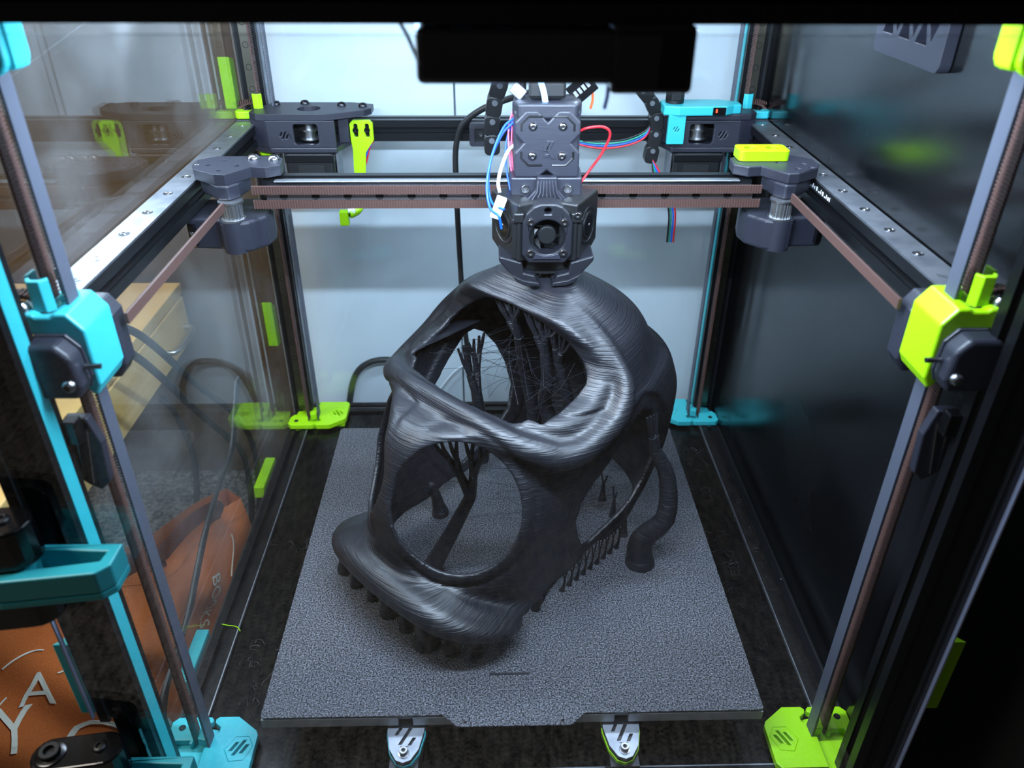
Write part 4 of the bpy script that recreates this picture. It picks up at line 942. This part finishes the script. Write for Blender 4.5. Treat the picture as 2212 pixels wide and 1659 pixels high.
# extruder with its x-shaped face plate
MB().box(TX - 23, TX + 23, 26, 56, 322, 366).build('extruder_body', 'grey_plastic', th, bevel=2)
pr = MB().prism([(TX - 20, 22), (TX + 20, 22), (TX + 24, 34), (TX + 22, 56), (TX - 22, 56), (TX - 24, 34)], 361, 371).build('extruder_shoulder', 'grey_plastic', th, bevel=1.6)
xp = [(TX - 15, 367), (TX - 7, 367), (TX, 359.5), (TX + 7, 367), (TX + 15, 367), (TX + 22.5, 359.5), (TX + 22.5, 352), (TX + 16.5, 345.5), (TX + 22.5, 339), (TX + 22.5, 322), (TX + 6, 322), (TX, 327), (TX - 6, 322), (TX - 22.5, 322), (TX - 22.5, 339), (TX - 16.5, 345.5), (TX - 22.5, 352), (TX - 22.5, 359.5)]
fp = fy(xp, 19, 26, 'face_plate', 'grey_plastic', bevel=1.1)
for pl_, d in (([(TX - 3.6, 340), (TX - .4, 340), (TX + 2.6, 347.5), (TX - .6, 347.5)], 0), ([(TX + 1.8, 347.5), (TX + 5, 347.5), (TX + 2.2, 342), (TX + 6.2, 335), (TX + 3, 335), (TX - 1, 342)], 0), ([(TX - 2.4, 336), (TX + .8, 336), (TX + 1.8, 338.6), (TX - 1.4, 338.6)], 0)):
    fy(pl_, 18.2, 19.2, 'raised_emblem', 'grey_plastic', fp, bevel=.3)
for dx in (-1, 1):
    for dz, zc in ((1, 357), (-1, 337)):
        bolt(fp, (TX + dx * 10.2, 19, zc), 3.0, 1, -1, 2.0, 'bolt_steel')
        oc = [(TX + dx * 3.5, zc + dz * 6.5), (TX + dx * 13, zc + dz * 6.5), (TX + dx * 18, zc + dz * 1.5), (TX + dx * 18, zc - dz * 3)]
        MB().tube([(x, 18.9, z) for x, z in oc], .8, 5).build('plate_groove', 'black_plastic', fp)
# filament tube, board and plugs on top
MB().prism([(TX - 14, 34), (TX + 14, 34), (TX + 6, 52), (TX - 6, 52)], 371, 384).build('inlet_tower', 'black_plastic', th, bevel=3)
MB().tube(spline([(TX - 1, 30, 368), (TX - 3, 32, 378), (TX - 8, 38, 392), (TX - 12, 46, 410), (TX - 30, 40, 424), (TX - 62, 20, 433), (TX - 80, 10, 430), (TX - 84, 10, 420), (TX - 74, 16, 416), (TX - 56, 24, 420)], 8), 2.1, 10).build('filament_tube', 'ptfe', th, smooth=60)
MB().lathe([(8, 378), (8, 398), (6.5, 402)], (TX + 1, 46, 0), 2, 16).build('blue_sleeve', 'blue_heatshrink', th, smooth=40)
bd = MB().box(-9, 9, -1, 1, -7, 7, Matrix.Translation(Vector((TX + 24, 38, 378))) @ Matrix.Rotation(-.7, 4, 'Y')).build('circuit_board', 'gloss_black', th)
for i in range(4): MB().box(-1.1, 1.1, -1.5, -1, -2, 2, Matrix.Translation(Vector((TX + 24, 38, 378))) @ Matrix.Rotation(-.7, 4, 'Y') @ Matrix.Translation(Vector((-5.4 + i * 3.4, 0, 0)))).build('solder_pad', 'steel', bd)
MB().box(-5, 5, -2, 2, -4, 4, Matrix.Translation(Vector((TX - 20, 40, 376))) @ Matrix.Rotation(.7, 4, 'Y')).build('metal_plug', 'brushed_steel', th, bevel=.5)
def wires(specs):
    for nm, pts, r, m_ in specs: MB().tube(spline(pts, 7), r, 7).build(nm, m_, th, smooth=60)
wires([('blue_wire', [(TX - 22, 40, 358), (TX - 30, 36, 352), (TX - 38, 26, 336), (TX - 42, 16, 318), (TX - 40, 8, 304), (TX - 34, 2, 300), (TX - 32, 4, 290)], .95, 'blue_wire'),
       ('blue_wire', [(TX - 22, 42, 355), (TX - 31, 38, 347), (TX - 39, 28, 332), (TX - 41, 18, 316), (TX - 38, 10, 306), (TX - 30, 4, 304)], .95, 'blue_wire'),
       ('white_wire', [(TX - 21, 40, 340), (TX - 27, 34, 336), (TX - 32, 26, 326), (TX - 34, 20, 318), (TX - 33, 16, 312)], 1.3, 'white_wire'),
       ('pink_wire', [(TX - 22, 44, 366), (TX - 26, 42, 352), (TX - 26, 38, 336), (TX - 24, 34, 320), (TX - 22, 30, 312)], .7, 'pink_wire'),
       ('pink_wire', [(TX - 22, 46, 362), (TX - 24, 44, 348), (TX - 24, 40, 332), (TX - 22, 36, 318)], .7, 'pink_wire'),
       ('dark_wire', [(TX - 23, 46, 356), (TX - 28, 42, 340), (TX - 28, 36, 324), (TX - 25, 28, 308)], .7, 'blue_wire'),
       ('red_wire', [(TX + 22, 46, 346), (TX + 30, 44, 350), (TX + 42, 46, 350), (TX + 47, 48, 344), (TX + 42, 50, 330), (TX + 34, 50, 318), (TX + 26, 46, 308)], 1.0, 'red_wire'),
       ('orange_wire', [(TX + 12, 52, 400), (TX + 20, 50, 394), (TX + 30, 48, 384), (TX + 33, 48, 370), (TX + 32, 50, 362)], .9, 'orange_wire'),
       ('orange_wire', [(TX + 14, 54, 404), (TX + 22, 54, 392), (TX + 27, 52, 378)], .8, 'orange_wire'),
       ('blue_wire', [(TX + 13, 56, 402), (TX + 24, 54, 388), (TX + 30, 54, 374)], .7, 'blue_wire'),
       ('red_wire', [(TX + 12, 58, 402), (TX + 22, 58, 390), (TX + 29, 57, 376)], .7, 'red_wire')])
MB().box(-3.6, 3.6, -2, 2, -8, 8, Matrix.Translation(Vector((TX - 34, 8, 304))) @ Matrix.Rotation(.35, 4, 'Y')).build('white_connector', 'white_nylon', th, bevel=.6)
MB().tube(spline([(TX - 16, 60, 366), (TX - 16, 58, 400), (TX - 16, 54, 440)], 4), 2.6, 10).build('cord', 'rubber', th, smooth=60)
# ------------------------------------------------------------------ drag chains
def chain(name, label, path, w, hgt):
    c0 = root(name, label, 'cable chain', path[-1]); P = spline(path, 12); L_ = [0]
    for a, b in zip(P[:-1], P[1:]): L_.append(L_[-1] + (b - a).length)
    n = int(L_[-1] / (hgt * 1.15)); y = Vector((0, 1, 0))
    for i in range(n):
        s = L_[-1] * (i + .5) / n; j = next(k for k in range(len(L_) - 1) if L_[k + 1] >= s); t = (P[j + 1] - P[j]).normalized(); c = P[j].lerp(P[j + 1], (s - L_[j]) / max(1e-6, L_[j + 1] - L_[j]))
        sd = (y - t * t.dot(y)).normalized(); u_ = t.cross(sd); m = Matrix((t, sd, u_)).transposed().to_4x4(); m.translation = c; d = hgt * .62
        lk = MB().prism([(a, b) for a, b in rrect(-d * 1.05, d * 1.05, -hgt / 2, hgt / 2, hgt * .32, 4)], -w / 2, w / 2)
        lk2 = MB().add([(p[0], p[2], p[1]) for p in lk.v], lk.f, m).build('chain_link', 'black_plastic', c0, bevel=.6)
        q = MB().lathe([(2.4, -w / 2 - .7), (2.4, -w / 2 + .1)], (-d * .5, 0, 0), 1, 14); MB().add(q.v, q.f, m).build('link_pin', 'brushed_steel', lk2)
    return c0
chain('cable_chain', 'black cable chain curving down beside the cyan pod', [(92, 236, 372), (112, 240, 352), (128, 244, 338), (141, 247, 322), (146, 248, 304), (145, 248, 286), (143, 248, 268)], 12, 13)
chain('cable_chain', 'black cable chain arching behind the tool head', [(44, 96, 396), (24, 110, 394), (2, 122, 378), (-8, 132, 356), (-12, 138, 330), (-12, 140, 306)], 12, 13)
for k, (m_, dx) in enumerate((('green_wire', 0), ('blue_wire', 2.2), ('red_wire', 4.4), ('rubber', -2))):
    cable('motor_wire', ['green', 'blue', 'red', 'black'][k] + ' motor wire drooping in front of the rear extrusion to the chain', [(60, 249, 290 - k), (90, 247, 286 - dx), (116, 246, 288 - dx), (136, 247, 296 - dx), (142, 246, 308)], .9, m_, 'motor wires')
    cable('motor_wire', ['green', 'blue', 'red', 'black'][k] + ' motor wire hanging from the chain down behind the cross beam', [(144, 238, 272), (148 + dx, 236, 260), (158 + dx, 232, 244), (166 + dx, 230, 222), (168 + dx, 232, 190)], .9, m_, 'motor wires')
for k, m_ in enumerate(('blue_wire', 'red_wire')):
    cable('stepper_lead', ['blue', 'red'][k] + ' lead behind the lime arm', [(-126 + k * 3, 258, 292), (-132, 259, 280), (-140, 259, 266 - k * 8), (-152, 258, 250 - k * 10)], .9, m_, 'stepper leads')
# vent cover in the corner under the top rail
vc = root('vent_cover', 'grey lattice vent cover hanging under the top rail at the black panel', 'vent', (252, -10, 449))
poly = rrect(-46, 46, 402, 449, 5)
MB().prism(poly, 249, 256.5, 0, holes=[[(-38, 434), (-20, 434), (-29, 417)], [(-15, 434), (3, 434), (-6, 417)], [(8, 434), (26, 434), (17, 417)], [(-25, 415), (-10, 415), (-17.5, 431)], [(-2, 415), (13, 415), (5.5, 431)], [(21, 415), (36, 415), (28.5, 431)]]).build('lattice_frame', 'grey_plastic', vc, bevel=.8)
# ------------------------------------------------------------------ light bars under the top rails
for nm, b in (('front', (-165, 165, -187, -170, 447.5, 452)), ('left', (-234, -222, -140, 260, 447.5, 452)), ('right', (222, 234, -140, 260, 447.5, 452))):
    tag(MB().box(*b).build('light_bar', 'brushed_steel', None, bevel=.5), {'front': 'slim metal light bar below the front top rail', 'left': 'slim metal light bar below the top rail of the clear panel', 'right': 'slim metal light bar below the top rail of the black panel'}[nm], 'light bar')
# ------------------------------------------------------------------ heated bed
def pei():
    m = bpy.data.materials.new('textured_pei'); m.use_nodes = True; N = m.node_tree.nodes; L = m.node_tree.links; p = N['Principled BSDF']
    p.inputs['Base Color'].default_value = lin((44, 45, 50)); p.inputs['Roughness'].default_value = .36; p.inputs['Metallic'].default_value = .6
    tc = N.new('ShaderNodeTexCoord'); nz = N.new('ShaderNodeTexNoise'); nz.inputs['Scale'].default_value = 850; nz.inputs['Detail'].default_value = 4; nz.inputs['Roughness'].default_value = .75
    L.new(tc.outputs['Object'], nz.inputs['Vector'])
    r = N.new('ShaderNodeValToRGB'); r.color_ramp.elements[0].position = .44; r.color_ramp.elements[1].position = .74
    r.color_ramp.elements[0].color = lin((10, 11, 13)); r.color_ramp.elements[1].color = lin((192, 194, 206)); L.new(nz.outputs[0], r.inputs[0]); L.new(r.outputs[0], p.inputs['Base Color'])
    b = N.new('ShaderNodeBump'); b.inputs['Strength'].default_value = 1.; b.inputs['Distance'].default_value = .9 * U; L.new(nz.outputs[0], b.inputs['Height']); L.new(b.outputs[0], p.inputs['Normal'])
    MATS['textured_pei'] = m
pei()
bed = root('print_bed', 'square print bed with a textured dark steel sheet and a front grip tab', 'print bed', (0, 0, -50))
B = 177.5
sheet_o = [(-B + 2, -B), (-50, -B), (-41, -B - 8.5), (-38, -B - 9.3), (38, -B - 9.3), (41, -B - 8.5), (50, -B), (B - 2, -B), (B, -B + 2), (B, B - 2), (B - 2, B), (-B + 2, B), (-B, B - 2), (-B, -B + 2)]
MB().prism(sheet_o, -.9, 0, holes=[circ(-34, -B - 6, 1.2, 10), circ(34, -B - 6, 1.2, 10)]).build('steel_sheet', 'textured_pei', bed)
MB().box(-B + 1, B - 1, -B + 1.2, B - 1, -2.4, -.95).build('magnet_sheet', 'black_plastic', bed)
plate = []
for xc in (-76.5, 76.5): pass
al = [(-B, B), (-B, -B)]
for xc in (-76.5, 76.5): al += [(xc - 5, -B), (xc - 5, -B + 5), (xc + 5, -B + 5), (xc + 5, -B)]
al += [(B, -B), (B, B)]
MB().prism(al, -11, -2.5).build('aluminium_plate', mat('raw_aluminium', (176, 180, 184), .5, metal=.55), bed, bevel=.5)
MB().box(-B, B, B + .1, B + 1.2, -11, -2.5).build('rear_edge_blackout', 'rubber', bed)  # black strip added so the plate's rear edge stays dark in reflections
for xc in (-76.5, 76.5):
    bk = root_child('bed_bracket', bed)
    sh = [(xc - 13, -158), (xc - 13, -180), (xc - 10, -194), (xc - 5, -202), (xc, -204), (xc + 5, -202), (xc + 10, -194), (xc + 13, -180), (xc + 13, -158)]
    MB().prism(sh, -15.5, -14, holes=[slit(xc - 5, -180, 2.6, 6, .5), slit(xc, -184, 2.8, 13, .5), slit(xc + 5, -188, 2.6, 6, .5)]).build('bracket_plate', 'brushed_steel', bk)
    MB().prism([(xc + (a - xc) * 1.01, b - (.3 if b < -170 else 0)) for a, b in sh], -18, -16).build('bracket_pad', 'black_plastic', bk)
    MB().prism([(xc + (a - xc) * 1.05, b - (.6 if b < -170 else 0)) for a, b in sh], -21, -18.1).build('bracket_shim', 'lime_plastic' if xc > 0 else 'cyan_plastic', bk)
    MB().box(xc - 10, xc + 10, -205, -158, -49, -21.2).build('bracket_post', 'black_anodised', bk)
    bolt(bk, (xc, -197, -14), 2.9, 2, 1, 4, 'bolt_steel', 'cap'); MB().lathe([(3.9, 0), (3.9, .7), (3.2, .8)], (xc, -197, -14.1), 2, 18).build('washer', 'bolt_steel', bk, smooth=40)
    MB().box(xc - 3, xc + 3, -192.3, -191.7, -14, -13.8).build('scribe_mark', 'black_plastic', bk)
for xc in (-120, 120): extr('bed_rail', bed, 1, -150, 150, (-30, xc))
for xc in (-120, 120):
    for yc in (-130, 130): MB().cyl((xc, yc, 0), 5, -20, -11, 2, 16).build('spacer', 'steel', bed, smooth=40)
    for yc in (-130, 130): MB().box(xc - 9, xc + 9, yc - 9, yc + 9, -53, -40).build('rail_foot', 'black_plastic', bed)
tag(MB().prism(rrect(-17, 12.5, -144.6, -143.2, .65, 4), .05, .9).build('purge_line', 'black_filament', None, smooth=40), 'short straight black purge line on the print bed near its front edge', 'filament')
# threads of waste filament on the deck
cl = MB()
for (cx, cy, n) in ((206, 190, 10), (204, 130, 8), (196, 60, 7), (206, 20, 9), (214, 60, 4), (200, -60, 5), (-205, -80, 8), (-200, -120, 6), (-206, 60, 5), (246, 110, 5), (242, 10, 6), (244, 60, 5)):
    for k in range(n):
        on_rail = abs(cx) > 236; z0 = -49.2 if on_rail else -52.4
        p = [Vector((cx + RNG.normal(0, 4 if on_rail else 9), cy + RNG.normal(0, 16), z0))]
        a = RNG.uniform(0, 6.28); 
        for q in range(6):
            a += RNG.normal(0, 1.1); p.append(p[-1] + Vector((math.cos(a), math.sin(a), 0)) * RNG.uniform(1.5, 5)); p[-1].z = z0 + abs(RNG.normal(0, 1.2)); p[-1].x = max(-234, min(234, p[-1].x)) if not on_rail else max(237, min(253, p[-1].x))
        cl.tube(spline(p, 4), .22, 4, False)
tag(cl.build('filament_scraps', 'black_filament', None), 'thin curly scraps of waste filament scattered on the black deck beside the bed', 'scraps', kind='stuff')
cable('lime_thread', 'thin lime filament thread lying on the deck below the bed front', [(-56, -193, -52), (-48, -200, -50.5), (-40, -204, -51), (-34, -203, -49.2), (-26, -206, -49.4)], .35, 'lime_plastic', cat='thread', n=5)
cable('lime_thread', 'short lime thread lying across the left bottom rail', [(-232, -56, -49.4), (-236, -52, -48.6), (-244, -50, -48.8), (-250, -48, -49.4)], .35, 'lime_plastic', cat='thread', n=5)
